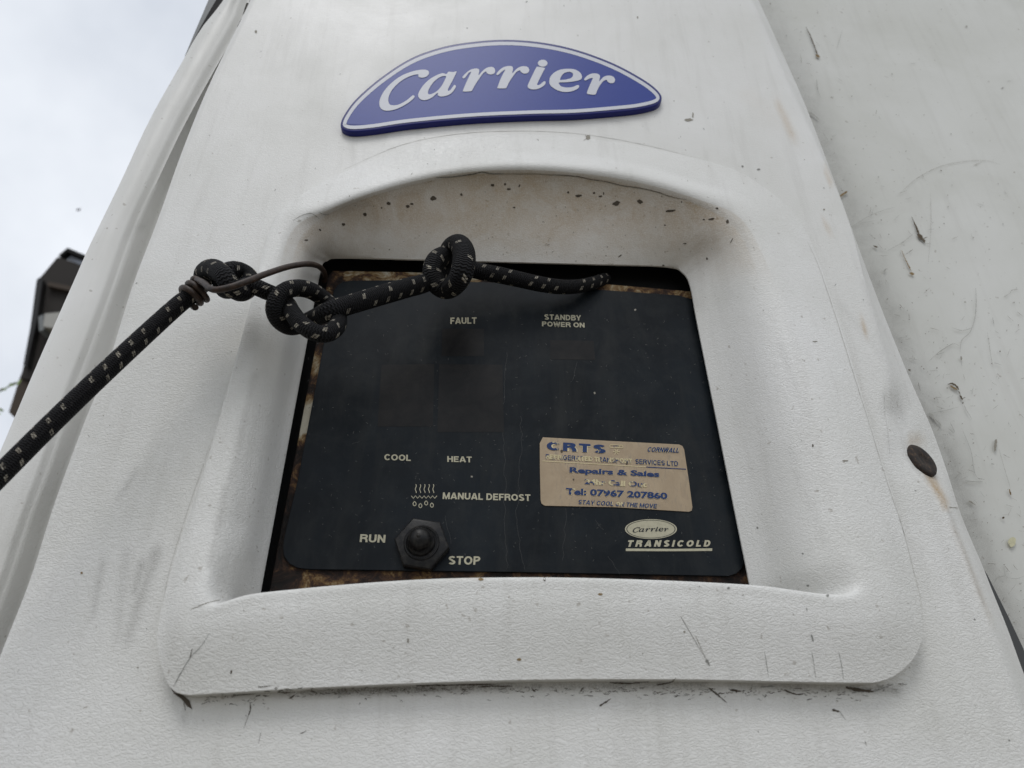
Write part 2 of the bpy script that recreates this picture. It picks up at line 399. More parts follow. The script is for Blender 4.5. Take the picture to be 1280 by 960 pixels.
for k in range(1, 6): rows_.append([a.lerp(b, k/6) for a, b in zip(rc2, rc3)])
rows_ += [rc3, rc4]
vs = [v for r in rows_ for v in r]; fs = []
for i in range(len(rows_)-1):
    for j in range(cols):
        a = i*cols+j; b = i*cols+(j+1) % cols; fs.append((a, b, b+cols, a+cols))
# dents round the fixing bolt on the right edge, shallow sag lines elsewhere
dents = [(1122, 512, 13, 17, .0042), (1150, 574, 26, 30, .0022), (1122, 560, 12, 20, .0012)]
pix = [proj(v) for v in vs]
for i, v in enumerate(vs):
    x, y = pix[i]
    if v.y > -.01: continue
    for cx, cy, rx, ry, d in dents:
        q = ((x-cx)/rx)**2+((y-cy)/ry)**2
        if q < 6: vs[i] = Vector((vs[i].x, vs[i].y+d*math.exp(-q), vs[i].z))
cover = mesh('front_cover', vs, fs, M_cover, None, 38); local(unit, cover)
local(unit, mesh('light_absorber', absorb_f+absorb_b, [(j, (j+1) % cols, cols+(j+1) % cols, cols+j) for j in range(cols)], M_rubber, None, 40))  # unseen ring, added to deepen the shade at the right seam
# wear and shade painted on the cover: soft stains, yellow weeping, strength of the moulded grain
def seg_d(x, y, ax, ay, bx, by):
    L = (bx-ax)**2+(by-ay)**2; t = 0 if L == 0 else max(0, min(1, ((x-ax)*(bx-ax)+(y-ay)*(by-ay))/L))
    return math.hypot(x-ax-t*(bx-ax), y-ay-t*(by-ay))
G = [(196, 690, 158, 800, 9, .34), (178, 705, 168, 740, 6, .38), (158, 690, 146, 800, 7, .20), (128, 700, 116, 770, 4, .26),
     (318, 470, 288, 600, 5, .20), (282, 610, 262, 705, 5, .30), (170, 590, 150, 620, 4, .22),
     (234, 876, 229, 905, 4, .22), (1100, 440, 1050, 380, 4, .10), (985, 560, 1035, 690, 5, .10), (975, 430, 1010, 520, 5, .10),
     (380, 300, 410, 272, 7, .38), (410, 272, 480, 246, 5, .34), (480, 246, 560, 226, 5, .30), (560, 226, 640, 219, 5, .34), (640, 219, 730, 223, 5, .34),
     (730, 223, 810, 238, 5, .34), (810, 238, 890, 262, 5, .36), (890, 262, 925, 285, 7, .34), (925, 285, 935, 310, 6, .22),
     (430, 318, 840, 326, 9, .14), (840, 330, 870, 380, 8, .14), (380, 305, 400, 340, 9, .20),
     (1142, 556, 1150, 556, 4, .4), (1160, 596, 1172, 604, 5, .45), (1166, 604, 1178, 622, 3, .35), (1122, 508, 1125, 520, 9, .36), (1127, 562, 1148, 592, 2.5, .3), (1176, 618, 1186, 640, 2, .3), (1186, 640, 1234, 765, 2.2, .26),  # one soft spot paints the shade inside the dimple above the bolt
     (430, 172, 800, 150, 4, .14), (440, 185, 445, 210, 3, .14), (807, 150, 808, 165, 3, .16)]
ST = [(228, 868, 380, 866, 5, .30), (380, 866, 640, 858, 6, .62), (640, 858, 880, 856, 6, .52), (880, 856, 1120, 862, 6, .42)]
RU = [(972, 130, 992, 172, 5, .34), (1032, 210, 1040, 232, 3, .42), (1030, 278, 1038, 290, 3, .36), (1078, 402, 1082, 415, 3, .50), (1164, 598, 1180, 626, 5, .75), (1141, 556, 1150, 556, 5, .65),
      (935, 118, 970, 150, 12, .06), (560, 250, 860, 300, 30, .07), (700, 300, 840, 320, 20, .08), (1190, 655, 1240, 780, 4, .16), (560, 722, 600, 722, 3, .2)]
pix = [proj(v) for v in vs]
me = cover.data; ag = me.attributes.new('grime_shade', 'FLOAT', 'POINT'); ar = me.attributes.new('rust_shade', 'FLOAT', 'POINT'); gr = me.attributes.new('grain', 'FLOAT', 'POINT')
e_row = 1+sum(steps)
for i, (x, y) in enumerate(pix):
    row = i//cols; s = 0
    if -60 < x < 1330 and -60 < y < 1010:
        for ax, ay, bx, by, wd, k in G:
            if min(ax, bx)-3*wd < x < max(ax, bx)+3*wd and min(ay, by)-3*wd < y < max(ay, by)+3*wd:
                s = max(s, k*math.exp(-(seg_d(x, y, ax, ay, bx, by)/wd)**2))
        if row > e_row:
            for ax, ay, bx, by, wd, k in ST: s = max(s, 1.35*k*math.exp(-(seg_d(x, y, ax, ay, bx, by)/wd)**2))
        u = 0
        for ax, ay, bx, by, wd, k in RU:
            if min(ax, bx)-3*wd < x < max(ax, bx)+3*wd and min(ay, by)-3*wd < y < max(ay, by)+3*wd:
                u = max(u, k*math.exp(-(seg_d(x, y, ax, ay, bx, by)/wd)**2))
        if row <= 21: q_ = max(0, min(1, (360-y)/90))*(1 if row < 17 else .5); u = max(u, .42*q_); s = max(s, .22*q_)  # soffit dust, deepened to put part of its shade into the colour
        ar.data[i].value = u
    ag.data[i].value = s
    z = vs[i].z; base = max(0.2, min(1, (.20-z)/.22))
    if row <= e_row: base = max(.45, base)
    if 1 <= row <= 12: base *= .6
    gr.data[i].value = base

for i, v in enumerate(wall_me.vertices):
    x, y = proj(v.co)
    if -100 < y < 950 and x > 900: wall_me.attributes['grime_shade'].data[i].value = (.30+.22*min(1, max(0, y/700)))*math.exp(-(max(0, x-lerp_at(outer, y))/26)**2)  # seam shadow put into the wall colour, together with trapped smudges
# ---- side fairing to the left of the cover
ridge = [(430, -300), (338, -80), (305, 0), (296, 26), (258, 93), (221, 161), (187, 232), (161, 289), (137, 357), (110, 430), (86, 492), (56, 580), (30, 650), (0, 739), (-80, 950), (-165, 1185)]
sil = [(410, -300), (316, -60), (279, 0), (264, 20), (252, 35), (238.6, 57), (229, 75), (187, 150), (150, 229), (112, 307), (92, 352), (49, 449), (19, 520), (0, 565), (-90, 780), (-265, 1185)]
def line3(line, Y, dx=0, n=130):
    pts = []
    ys = [-300+(1185+300)*k/n for k in range(n+1)]
    s = spline([(x, y, 0) for x, y in line], 6)
    L = [(p.x, p.y) for p in s]
    return [P(lerp_at(L, y)+dx, y, Y) for y in ys]
def mixl(a, b, t): return [p.lerp(q, t) for p, q in zip(a, b)]
L0 = line3(ledge, -.002, 14); L1 = line3(ledge, -.004, 0); L2 = line3(ridge, -.0140, 7); L3 = line3(ridge, -.0185, -9); L4 = line3(sil, -.020, 5); L5 = line3(sil, -.0175, 0)
L6 = [Vector((p.x+.002, .0345, p.z)) for p in L5]
rws = [L0, L1]
for k in range(1, 5): rws.append(mixl(L1, L2, k/5))
rws.append(L2)
for k in range(1, 6):
    t = k/6; s_ = t*t*(3-2*t); rws.append([Vector((p.x+(q.x-p.x)*t, p.y+(q.y-p.y)*s_, p.z+(q.z-p.z)*t)) for p, q in zip(L2, L3)])
rws.append(L3)
for k in range(1, 9): rws.append([p.lerp(q, k/9)+Vector((0, -.0016*math.sin(math.pi*k/9), 0)) for p, q in zip(L3, L4)])
rws += [L4, mixl(L4, L5, .5), L5, mixl(L5, L6, .4), L6]
vs = [v for r in rws for v in r]; m_ = len(L0)
fs = [(i*m_+j, i*m_+j+1, (i+1)*m_+j+1, (i+1)*m_+j) for i in range(len(rws)-1) for j in range(m_-1)]
side = mesh('side_fairing', vs, fs, M_cover, None, 50); local(unit, side)
me = side.data
gg = me.attributes.new('grime_shade', 'FLOAT', 'POINT'); me.attributes.new('rust_shade', 'FLOAT', 'POINT'); q_ = me.attributes.new('grain', 'FLOAT', 'POINT')
for i, v in enumerate(vs):
    x, y = proj(v); q_.data[i].value = .35 if y > 500 else .12
    gg.data[i].value = .22*math.exp(-(seg_d(x, y, 160, 290, 180, 282)/5)**2)+.14*math.exp(-(seg_d(x, y, 10, 690, 20, 665)/4)**2)

def prism(name, px_pts, Yf, Yb, m, parent=None, smooth=None, bev=0):
    "solid with the outline at Yf, going straight back to Yb"
    f = [P(x, y, Yf) for x, y in px_pts]; b = [Vector((p.x, Yb, p.z)) for p in f]; n = len(f)
    o = mesh(name, f+b, [tuple(range(n)), tuple(range(2*n-1, n-1, -1))]+[(i, (i+1) % n, n+(i+1) % n, n+i) for i in range(n)], m, None)
    if bev:
        bm = bmesh.new(); bm.from_mesh(o.data)
        ed = [e for e in bm.edges if all(abs(v.co.y-Yf) < 1e-6 for v in e.verts)]
        bmesh.ops.bevel(bm, geom=ed, offset=bev, segments=3, affect='EDGES', profile=.6); bm.to_mesh(o.data); bm.free()
    if smooth:
        for p in o.data.polygons: p.use_smooth = True
        o.data.set_sharp_from_angle(angle=R(smooth))
    if parent: (local if isinstance(parent.data, type(None)) else child)(parent, o)
    return o
def child(parent, o):
    o.parent = parent; o.matrix_parent_inverse = Matrix.Identity(4); return o
def under(o, parent):
    o.parent = parent
    # parents that are meshes of the unit sit at the same world origin
    return o
# grey side panel and black seal behind the fairing's top edge
strip = prism('edge_strip', [(400, -300), (298, -60), (260.5, 0), (253.4, 17), (245.6, 35), (236.5, 57), (231, 70), (250, 70), (290, 0), (420, -300)], .0125, .0345, M_strip, unit)
seal = prism('rubber_seal', [(410, -300), (308, -60), (270, 0), (260, 17), (249, 37), (239, 56), (260, 56), (290, 0), (430, -300)], -.006, .011, M_black, unit)
slot = prism('vent_slot', [(306.5, 3), (311, 4), (303, 20), (297.5, 33.5), (292.5, 31), (299, 17)], -.0145, -.004, mat('slot_dark', (.035, .03, .022), .8)[0], unit)  # slot drawn as a solid dark piece
# dark curved piece standing in for the shaded gap at bottom right
prism('lower_gap_shade', [(1226, 706), (1234, 718), (1246, 742), (1261, 772), (1278, 808), (1324, 920), (1384, 1100), (1300, 1100), (1250, 800)], .004, .0345, M_dark, unit)
# inner housing so that no daylight reaches the gaps
local(unit, boxmesh('light_block_housing', -.19, .20, .0095, .0345, -.35, .33, M_black))
# ---- badge
BY = -.0390
bad = [(425.5, 155), (430, 143), (445, 123), (475, 97), (512, 73), (550, 59), (588, 52), (632, 49), (678, 52.5), (722, 62), (768, 79), (805, 99), (823, 113), (827.5, 123), (821, 131), (800, 136.5), (775, 139.5), (719, 144), (662, 145.5), (588, 149), (512, 156), (467, 162.5), (441, 164.5), (429, 161.5)]
bs = [(p.x, p.y) for p in spline([(x, y, 0) for x, y in bad], 6, True)]
def inset(pts, d):
    out = []; n = len(pts)
    for i in range(n):
        a, b = Vector(pts[i-1]), Vector(pts[(i+1) % n]); t = (b-a).normalized(); nn = Vector((-t.y, t.x)); out.append((pts[i][0]+nn.x*d, pts[i][1]+nn.y*d))
    return out
badge = prism('badge', bs, BY, -.0342, M_bluerim, unit, 50, .0013)
tag(badge, 'blue oval badge reading Carrier in silver script')
def sheet(name, px_pts, Y, m, parent, hole=None):
    if hole is None: o = mesh(name, [P(x, y, Y) for x, y in px_pts], [tuple(range(len(px_pts)))], m)
    else:
        n = len(px_pts); o = mesh(name, [P(x, y, Y) for x, y in px_pts]+[P(x, y, Y) for x, y in hole], [(i, (i+1) % n, n+(i+1) % n, n+i) for i in range(n)], m)
    o.parent = parent; return o
sheet('badge_border', inset(bs, 3.2), BY-.0003, M_bwhite, badge, inset(bs, 7.4))
sheet('badge_face', inset(bs, 7.2), BY-.0002, M_blue, badge)
def curve_mesh(loops):
    "filled 2D outlines (with holes) -> vertices, faces"
    cu = bpy.data.curves.new('tmp', 'CURVE'); cu.dimensions = '2D'; cu.fill_mode = 'FRONT'
    for lp in loops:
        s = cu.splines.new('POLY'); s.points.add(len(lp)-1)
        for p, (x, y) in zip(s.points, lp): p.co = (x, y, 0, 1)
        s.use_cyclic_u = True
    o = bpy.data.objects.new('tmp', cu); col.objects.link(o)
    me = bpy.data.meshes.new_from_object(o.evaluated_get(bpy.context.evaluated_depsgraph_get()))
    vs = [v.co.copy() for v in me.vertices]; fs = [tuple(p.vertices) for p in me.polygons]
    bpy.data.objects.remove(o); bpy.data.meshes.remove(me); return vs, fs
A1, A2 = (460, 70), (620, 60)
ell = [(467+48*math.cos(k*math.pi/10), 152+35*math.sin(k*math.pi/10)) for k in range(20)]
LET = [
 ('C', A1, [[(115,490),(120,430),(165,345),(240,265),(330,200),(430,158),(520,138),(575,138),(605,152),(608,180),(580,208),(535,217),(505,205),(500,183),(440,195),(370,225),(300,275),(240,340),(210,400),(203,450),(220,485),(265,493),(320,480),(390,440),(445,395),(465,402),(455,425),(400,470),(320,515),(250,540),(180,547),(135,530)]]),
 ('a', A1, [[(502,400),(515,350),(560,285),(620,230),(690,190),(745,172),(785,180),(805,158),(850,160),(885,155),(870,195),(835,265),(802,325),(802,348),(825,338),(860,292),(878,298),(868,330),(830,375),(780,398),(730,405),(700,392),(695,368),(640,415),(580,440),(530,435)],
            [(600,375),(605,340),(640,280),(690,230),(740,203),(780,203),(770,235),(735,300),(690,350),(640,378),(612,383)]]),
 ('r', A1, [[(945,212),(975,175),(1020,140),(1070,125),(1105,130),(1113,150),(1106,192),(1150,145),(1195,115),(1245,110),(1270,135),(1265,170),(1230,185),(1190,172),(1180,155),(1150,175),(1110,230),(1070,290),(1040,345),(1020,353),(958,355),(952,340),(985,260),(1025,175),(1030,158),(1005,172),(965,222)]]),
 ('r', A2, [[(5,258),(35,220),(80,190),(130,180),(162,185),(170,210),(164,252),(210,205),(260,183),(310,187),(332,215),(322,245),(285,257),(250,240),(240,224),(205,240),(165,290),(130,345),(105,395),(90,403),(20,403),(18,385),(50,300),(85,232),(90,217),(60,235),(20,270)]]),
 ('i', A2, [[(400,200),(420,188),(488,200),(475,230),(440,300),(412,360),(418,370),(440,365),(480,333),(497,345),(480,375),(430,405),(380,415),(335,407),(317,385),(325,355),(360,280)], ell]),
 ('e', A2, [[(533,330),(545,285),(590,240),(650,215),(720,208),(790,215),(840,245),(860,285),(845,315),(790,332),(710,342),(635,345),(632,360),(655,385),(710,395),(765,390),(815,370),(832,382),(815,408),(760,432),(690,440),(620,425),(560,390),(537,360)],
            [(640,315),(655,280),(685,250),(730,238),(765,250),(770,275),(750,300),(700,315),(650,320)]]),
 ('r', A2, [[(882,310),(915,275),(960,255),(1005,255),(1033,268),(1040,292),(1032,332),(1075,290),(1125,275),(1170,285),(1190,315),(1180,345),(1145,352),(1115,335),(1105,318),(1070,335),(1035,380),(1010,430),(990,466),(920,460),(910,445),(930,390),(962,318),(966,300),(935,305),(895,325)]])]
for ch, (ox, oy), loops in LET:
    lp = [[(ox+p.x/8, oy+p.y/8) for p in spline([(x, y, 0) for x, y in l], 4, True)] for l in loops]
    vv, ff = curve_mesh([[(x, -y) for x, y in l] for l in lp])
    o = mesh('letter', [P(v.x, -v.y, BY-.0005) for v in vv], ff, M_bwhite); o.parent = badge; o['label'] = 'silver letter '+ch

# ---- rusty frame, control panel
frame = prism('panel_frame', [(410, 344), (416, 338), (520, 340), (640, 345), (760, 355), (866, 364), (880, 420), (950, 800), (335, 800), (336, 742), (352, 655), (372, 552), (392, 445)], .0022, .008, M_rust, unit, None, .0008)
bm = bmesh.new(); bm.from_mesh(frame.data); bmesh.ops.triangulate(bm, faces=bm.faces); bmesh.ops.subdivide_edges(bm, edges=bm.edges, cuts=12, use_grid_fill=True); bmesh.ops.subdivide_edges(bm, edges=bm.edges, cuts=2, use_grid_fill=True); bm.to_mesh(frame.data); bm.free()
pa = frame.data.attributes.new('paint', 'FLOAT', 'POINT')
for i, v in enumerate(frame.data.vertices):
    x, y = proj(v.co)
    s = .13
    if y < 375: s = .50 if 430 < x < 600 else .40 if x > 740 else .26
    s = max(s, .12+.85*math.exp(-((y-522)/26)**2), .12+.45*math.exp(-((y-455)/16)**2)) if x < 420 and y > 380 else s
    if y > 700 and x < 700: s = .26 if x > 362 else .16
    if y > 700 and x > 800: s = .16
    pa.data[i].value = s
PY = 0.0
plate_pts = [(415, 374), (417, 364), (421.5, 356.5), (429, 352), (438, 350.5), (520, 350), (640, 354), (750, 362), (848, 369), (866, 374), (874, 388), (900, 520), (929, 680), (930.5, 695), (930, 704), (927, 711), (920.5, 717), (911, 720), (640, 715), (385, 711.5), (371, 709.5), (361, 704), (355, 695), (353.5, 684), (355, 672), (372, 600), (395, 480)]
ps = []
for i in range(len(plate_pts)):
    ps.append(plate_pts[i])
plate = prism('control_panel', ps, PY, .0018, M_plate, unit, None, .0003)
tag(plate, 'dark blue-black control panel with cream lettering and a toggle switch')
for q in ([(553, 411), (605, 411), (605, 445), (552, 445)], [(549, 455), (628, 456), (630, 540), (547, 540)], [(477, 456), (543, 455), (541, 533), (472, 533)], [(688, 425), (742, 426), (744, 450), (688, 449)]):
    sheet('indicator_window', q, PY-.00012, M_win, plate)
# text
def text_raw(s, bold=0.0, space=1.0, shear=0.0):
    cu = bpy.data.curves.new('t', 'FONT'); cu.body = s; cu.offset = bold; cu.space_character = space; cu.shear = shear; cu.resolution_u = 3
    o = bpy.data.objects.new('t', cu); col.objects.link(o)
    me = bpy.data.meshes.new_from_object(o.evaluated_get(bpy.context.evaluated_depsgraph_get()))
    vs = [v.co.copy() for v in me.vertices]; fs = [tuple(p.vertices) for p in me.polygons]
    bpy.data.objects.remove(o); bpy.data.meshes.remove(me); return vs, fs
HV, _f = text_raw('H', 0); CAPH = max(v.y for v in HV)
def text(s, BL, BR, TL, Y, m, parent, bold=.018, space=1.0, shear=0.0, name='lettering', label=None, dx=(0, 0)):
    vs, fs = text_raw(s, bold, space, shear)
    x0 = min(v.x for v in vs); x1 = max(v.x for v in vs); cap = CAPH+bold
    D = lambda p: (p[0]+dx[0], p[1]+dx[1])
    a, b, c = P(*D(BL), Y), P(*D(BR), Y), P(*D(TL), Y)
    o = mesh(name, [a+(b-a)*((v.x-x0)/(x1-x0))+(c-a)*(v.y/cap) for v in vs], fs, m); o.parent = parent
    o['label'] = label or 'cream lettering reading '+s
    return o
TY = PY-.0002
def arc(cx, cy, rx, ry, a0, a1, n=10): return [(cx+rx*math.cos(R(a0+(a1-a0)*k/n)), cy+ry*math.sin(R(a0+(a1-a0)*k/n))) for k in range(n+1)]
def glyph(c, s):
    "grotesque capital as centre lines, cap height 1, stroke width s"
    a = s/2; h = 1-a
    G_ = {
     'A': (.80, [[(a*.75, 0), (.36, h), (.44, h), (.80-a*.75, 0)], [(.2, .27), (.6, .27)]]),
     'B': (.70, [[(a, 0), (a, 1)], [(a, h), (.42, h)]+arc(.42, .76, .18, h-.76, 90, -90, 8)+[(a, .53)], [(a, .52), (.44, .52)]+arc(.44, (.52+a)/2, .2, (.52-a)/2, 90, -90, 8)+[(a, a)]]),
     'C': (.76, [arc(.40, .5, .40-a, .5-a, 38, 322, 20)]),
     'D': (.74, [[(a, 0), (a, 1)], [(a, h), (.34, h)]+arc(.34, .5, .40-a, h-.5, 90, -90, 14)+[(a, a)]]),
     'E': (.64, [[(a, 0), (a, 1)], [(a, h), (.63, h)], [(a, .51), (.58, .51)], [(a, a), (.64, a)]]),
     'F': (.60, [[(a, 0), (a, 1)], [(a, h), (.60, h)], [(a, .49), (.54, .49)]]),
     'G': (.80, [arc(.40, .5, .40-a, .5-a, 42, 345, 20)+[(.80-a, .46), (.46, .46)]]),
     'H': (.72, [[(a, 0), (a, 1)], [(.72-a, 0), (.72-a, 1)], [(a, .52), (.72-a, .52)]]),
     'I': (s, [[(a, 0), (a, 1)]]),
     'K': (.74, [[(a, 0), (a, 1)], [(a, .35), (.70-a, 1)], [(.30, .58), (.74-a, 0)]]),
     'L': (.58, [[(a, 0), (a, 1)], [(a, a), (.58, a)]]),
     'M': (.88, [[(a, 0), (a, 1)], [(.88-a, 0), (.88-a, 1)], [(a+.01, .96), (.44, .08), (.87-a, .96)]]),
     'N': (.74, [[(a, 0), (a, 1)], [(.74-a, 0), (.74-a, 1)], [(a+.01, .94), (.73-a, .06)]]),
     'O': (.84, [arc(.42, .5, .42-a, .5-a, 0, 360, 28)]),
     'P': (.68, [[(a, 0), (a, 1)], [(a, h), (.42, h)]+arc(.42, .71, .26-a, h-.71, 90, -90, 8)+[(a, .42)]]),
     'R': (.74, [[(a, 0), (a, 1)], [(a, h), (.46, h)]+arc(.46, .73, .26-a, h-.73, 90, -90, 8)+[(a, .46)], [(.42, .46)]+[(.55, .44), (.62, .30), (.65, 0)]]),
     'S': (.70, [arc(.35, .73, .35-a, .27-a, 25, 255, 12)+arc(.35, .27, .35-a, .27-a, 75, -155, 12)]),
     'T': (.66, [[(0, h), (.66, h)], [(.33, 0), (.33, 1)]]),
     'U': (.72, [[(a, 1), (a, .34)]+arc(.36, .34, .36-a, .34-a, 180, 360, 12)+[(.72-a, 1)]]),
     'V': (.74, [[(a*.8, 1), (.365, .03), (.375, .03), (.74-a*.8, 1)]]),
     'W': (1.0, [[(a*.8, 1), (.26, .03), (.27, .03), (.495, .97), (.505, .97), (.73, .03), (.74, .03), (1-a*.8, 1)]]),
     'Y': (.74, [[(a*.8, 1), (.37, .40), (.74-a*.8, 1)], [(.37, 0), (.37, .45)]]), ' ': (.22, [])}
    return G_[c]
def caps(txt, BL, BR, TL, Y, m, parent, s=.2, gap=.10, shear=0.0, label=None, dx=(0, 0)):
    lines = []; x = 0
    for c in txt:
        wd, ls_ = glyph(c, s)
        for l in ls_:
            q = []
            for px, py in l:
                if not q or abs(q[-1][0]-x-px)+abs(q[-1][1]-py) > .004: q.append(Vector((x+px, py)))
            lines.append(q)
        x += wd+gap
    x -= gap; D = lambda p: (p[0]+dx[0], p[1]+dx[1])
    a, b, c = P(*D(BL), Y), P(*D(BR), Y), P(*D(TL), Y); vs = []; fs = []
    for li, l in enumerate(lines):
        n = len(l); k = len(vs); off = Vector((0, -.000012*(li % 4), 0))
        for i in range(n):
            d0 = (l[i]-l[i-1]).normalized() if i else (l[1]-l[0]).normalized(); d1 = (l[i+1]-l[i]).normalized() if i < n-1 else d0
            t = (d0+d1); t = t.normalized() if t.length > .1 else d1; nn = Vector((-t.y, t.x)); nn *= (s/2)/max(.5, abs(nn.dot(Vector((-d1.y, d1.x)))))
            for q in (l[i]+nn, l[i]-nn): vs.append(a+(b-a)*((q.x+shear*q.y)/x)+(c-a)*q.y+off)
        fs += [(k+2*i, k+2*i+1, k+2*i+3, k+2*i+2) for i in range(n-1)]
    o = mesh('lettering', vs, fs, m); o.parent = parent; o['label'] = label or 'cream lettering reading '+txt; return o
caps('FAULT', (563, 405), (595.8, 404.6), (563, 397), TY, M_cream, plate)
caps('STANDBY', (680.5, 399.5), (726.3, 400.8), (680.5, 392.8), TY, M_cream, plate)
caps('POWER ON', (677.5, 407.8), (730.8, 409.5), (677.5, 401.8), TY, M_cream, plate)
caps('COOL', (480.2, 575.1), (513.4, 576.2), (480.6, 567.5), TY, M_cream, plate)
caps('HEAT', (559.1, 577.3), (589.8, 578), (559.1, 570.1), TY, M_cream, plate)
caps('MANUAL DEFROST', (553.2, 623.7), (663, 626.3), (553.7, 615.4), TY, M_cream, plate)
caps('RUN', (449.5, 677.5), (481.3, 678.4), (450.6, 667.7), TY, M_cream, plate)
caps('STOP', (560.2, 705.5), (600, 706), (561, 695), TY, M_cream, plate)
caps('TRANSICOLD', (783.2, 683.5), (887, 683.3), (783.3, 675.3), TY, M_cream, plate, .25, .34, .22)
sheet('underline', [(782.4, 685.6), (840, 686), (890.4, 685.4), (890.2, 688.6), (840, 689), (782.2, 688.8)], TY, M_cream, plate)
def ribbon(name, lines, wd, Y, m, parent):
    vs = []; fs = []
    for ln in lines:
        p = [Vector((x, y, 0)) for x, y in ln]; b = len(vs); n = len(p)
        for i in range(n):
            t = (p[min(i+1, n-1)]-p[max(i-1, 0)]).normalized(); nn = Vector((-t.y, t.x, 0))*wd/2
            vs += [P(p[i].x+nn.x, p[i].y+nn.y, Y), P(p[i].x-nn.x, p[i].y-nn.y, Y)]
        fs += [(b+2*i, b+2*i+1, b+2*i+3, b+2*i+2) for i in range(n-1)]
    o = mesh(name, vs, fs, m); o.parent = parent; return o
z6 = lambda x, y: (420+x/4.571, 520+y/4.571)
ls = []
for k in range(5):
    x = 456+k*25; ls.append([z6(x+3*math.sin(j*1.05), 390+j*6.2) for j in range(9)])
ls.append([z6(430+i*12.2, 462+(8 if i % 2 else -6)) for i in range(13)])
for cx, cy in ((449, 502), (482, 513), (515, 498), (548, 510)):
    ls.append([z6(cx+9*math.sin(a*math.pi/5)*(1 if a not in (0, 10) else 0), cy-11*math.cos(a*math.pi/5)*(1.25 if a in (0, 10) else 1)) for a in range(11)])
tag(ribbon('defrost_symbol', ls, .95, TY, M_cream, plate), 'cream symbol of heat waves over a zigzag line and drops')
ox_, oy_ = 813.7, 661.3
el_ = lambda s, d=0: [(ox_+(32.5*s)*math.cos(k*math.pi/24), oy_+(12.4*s-d)*math.sin(k*math.pi/24)) for k in range(48)]
ovl = sheet('oval_logo', el_(1), TY, M_cream, plate)
tag(ovl, 'small cream oval logo reading Carrier')
sheet('oval_line', el_(.945, .3), TY-.00008, M_logo_ink, plate, el_(.915, .45))
ev, ef = [], []
for ch, (ox, oy), loops in LET:
    lp = [[(ox+p.x/8, oy+p.y/8) for p in spline([(x, y, 0) for x, y in l], 2, True)] for l in loops]
    vv, ff = curve_mesh([[(x, -y) for x, y in l] for l in lp]); b = len(ev)
    for v in vv:
        X, Yp = v.x, -v.y; u = (X-474)/(769-474)
        ev.append(P(790.8+u*44.8, 665.0-(137.5-16.5*math.sin(math.pi*min(1, max(0, u*1.02+.02)))-12.4*u-Yp)*.155, TY-.0001))
    ef += [tuple(i+b for i in f) for f in ff]
o = mesh('logo_lettering', ev, ef, M_logo_ink); o.parent = plate; o['label'] = 'dark script lettering reading Carrier'
# fine cracks in the foil
z5 = lambda x, y: (480+x/4, 270+y/4)
z7 = lambda x, y: (640+x/4.571, 520+y/4.571)
def wander(a, b, n, amp):
    return [(a[0]+(b[0]-a[0])*k/n+random.uniform(-amp, amp), a[1]+(b[1]-a[1])*k/n+random.uniform(-.5, .5)) for k in range(n+1)]
cr_ = [wander((634, 440), (628, 520), 14, 1.2), wander((628, 520), (632, 610), 16, 1.6), wander((630, 610), (634, 712), 18, 1.6), wander((652, 520), (650, 600), 14, 2), wander((650, 600), (645, 650), 9, 2), wander((645, 650), (655, 712), 10, 1.6),
       wander((556, 644), (564, 680), 8, .8), wander((708, 636), (703, 700), 10, 1.5), wander((744, 650), (754, 662), 4, .8), wander((760, 695), (775, 718), 6, 1), wander((722, 452), (716, 475), 5, 1), wander((440, 555), (450, 552), 4, 1)]
for c_ in [cr_[0]+cr_[1][1:]+cr_[2][1:], cr_[3]+cr_[4][1:]+cr_[5][1:]]+cr_[6:]: ribbon('crack', [c_], .34, PY-.0001, M_crack, plate)
fl_ = []
for k in range(420):
    x, y = random.uniform(385, 905), random.uniform(385, 705); a = random.uniform(0, 6.28); l = random.uniform(.6, 3)
    fl_.append([(x, y), (x+l*math.cos(a)*.6+random.uniform(-.6, .6), y+l*math.sin(a)*.6), (x+l*math.cos(a), y+l*math.sin(a))])
tag(ribbon('dust_flecks', fl_, .4, PY-.00011, M_scr, plate), kind='stuff')
for q in ([(588.5, 595.6), (590.8, 595.9)], [(793, 388), (795, 386.5)], [(743, 490), (743.6, 492.5)]): ribbon('paint_fleck', [q], 2.0, PY-.00013, M_dirt2, plate)
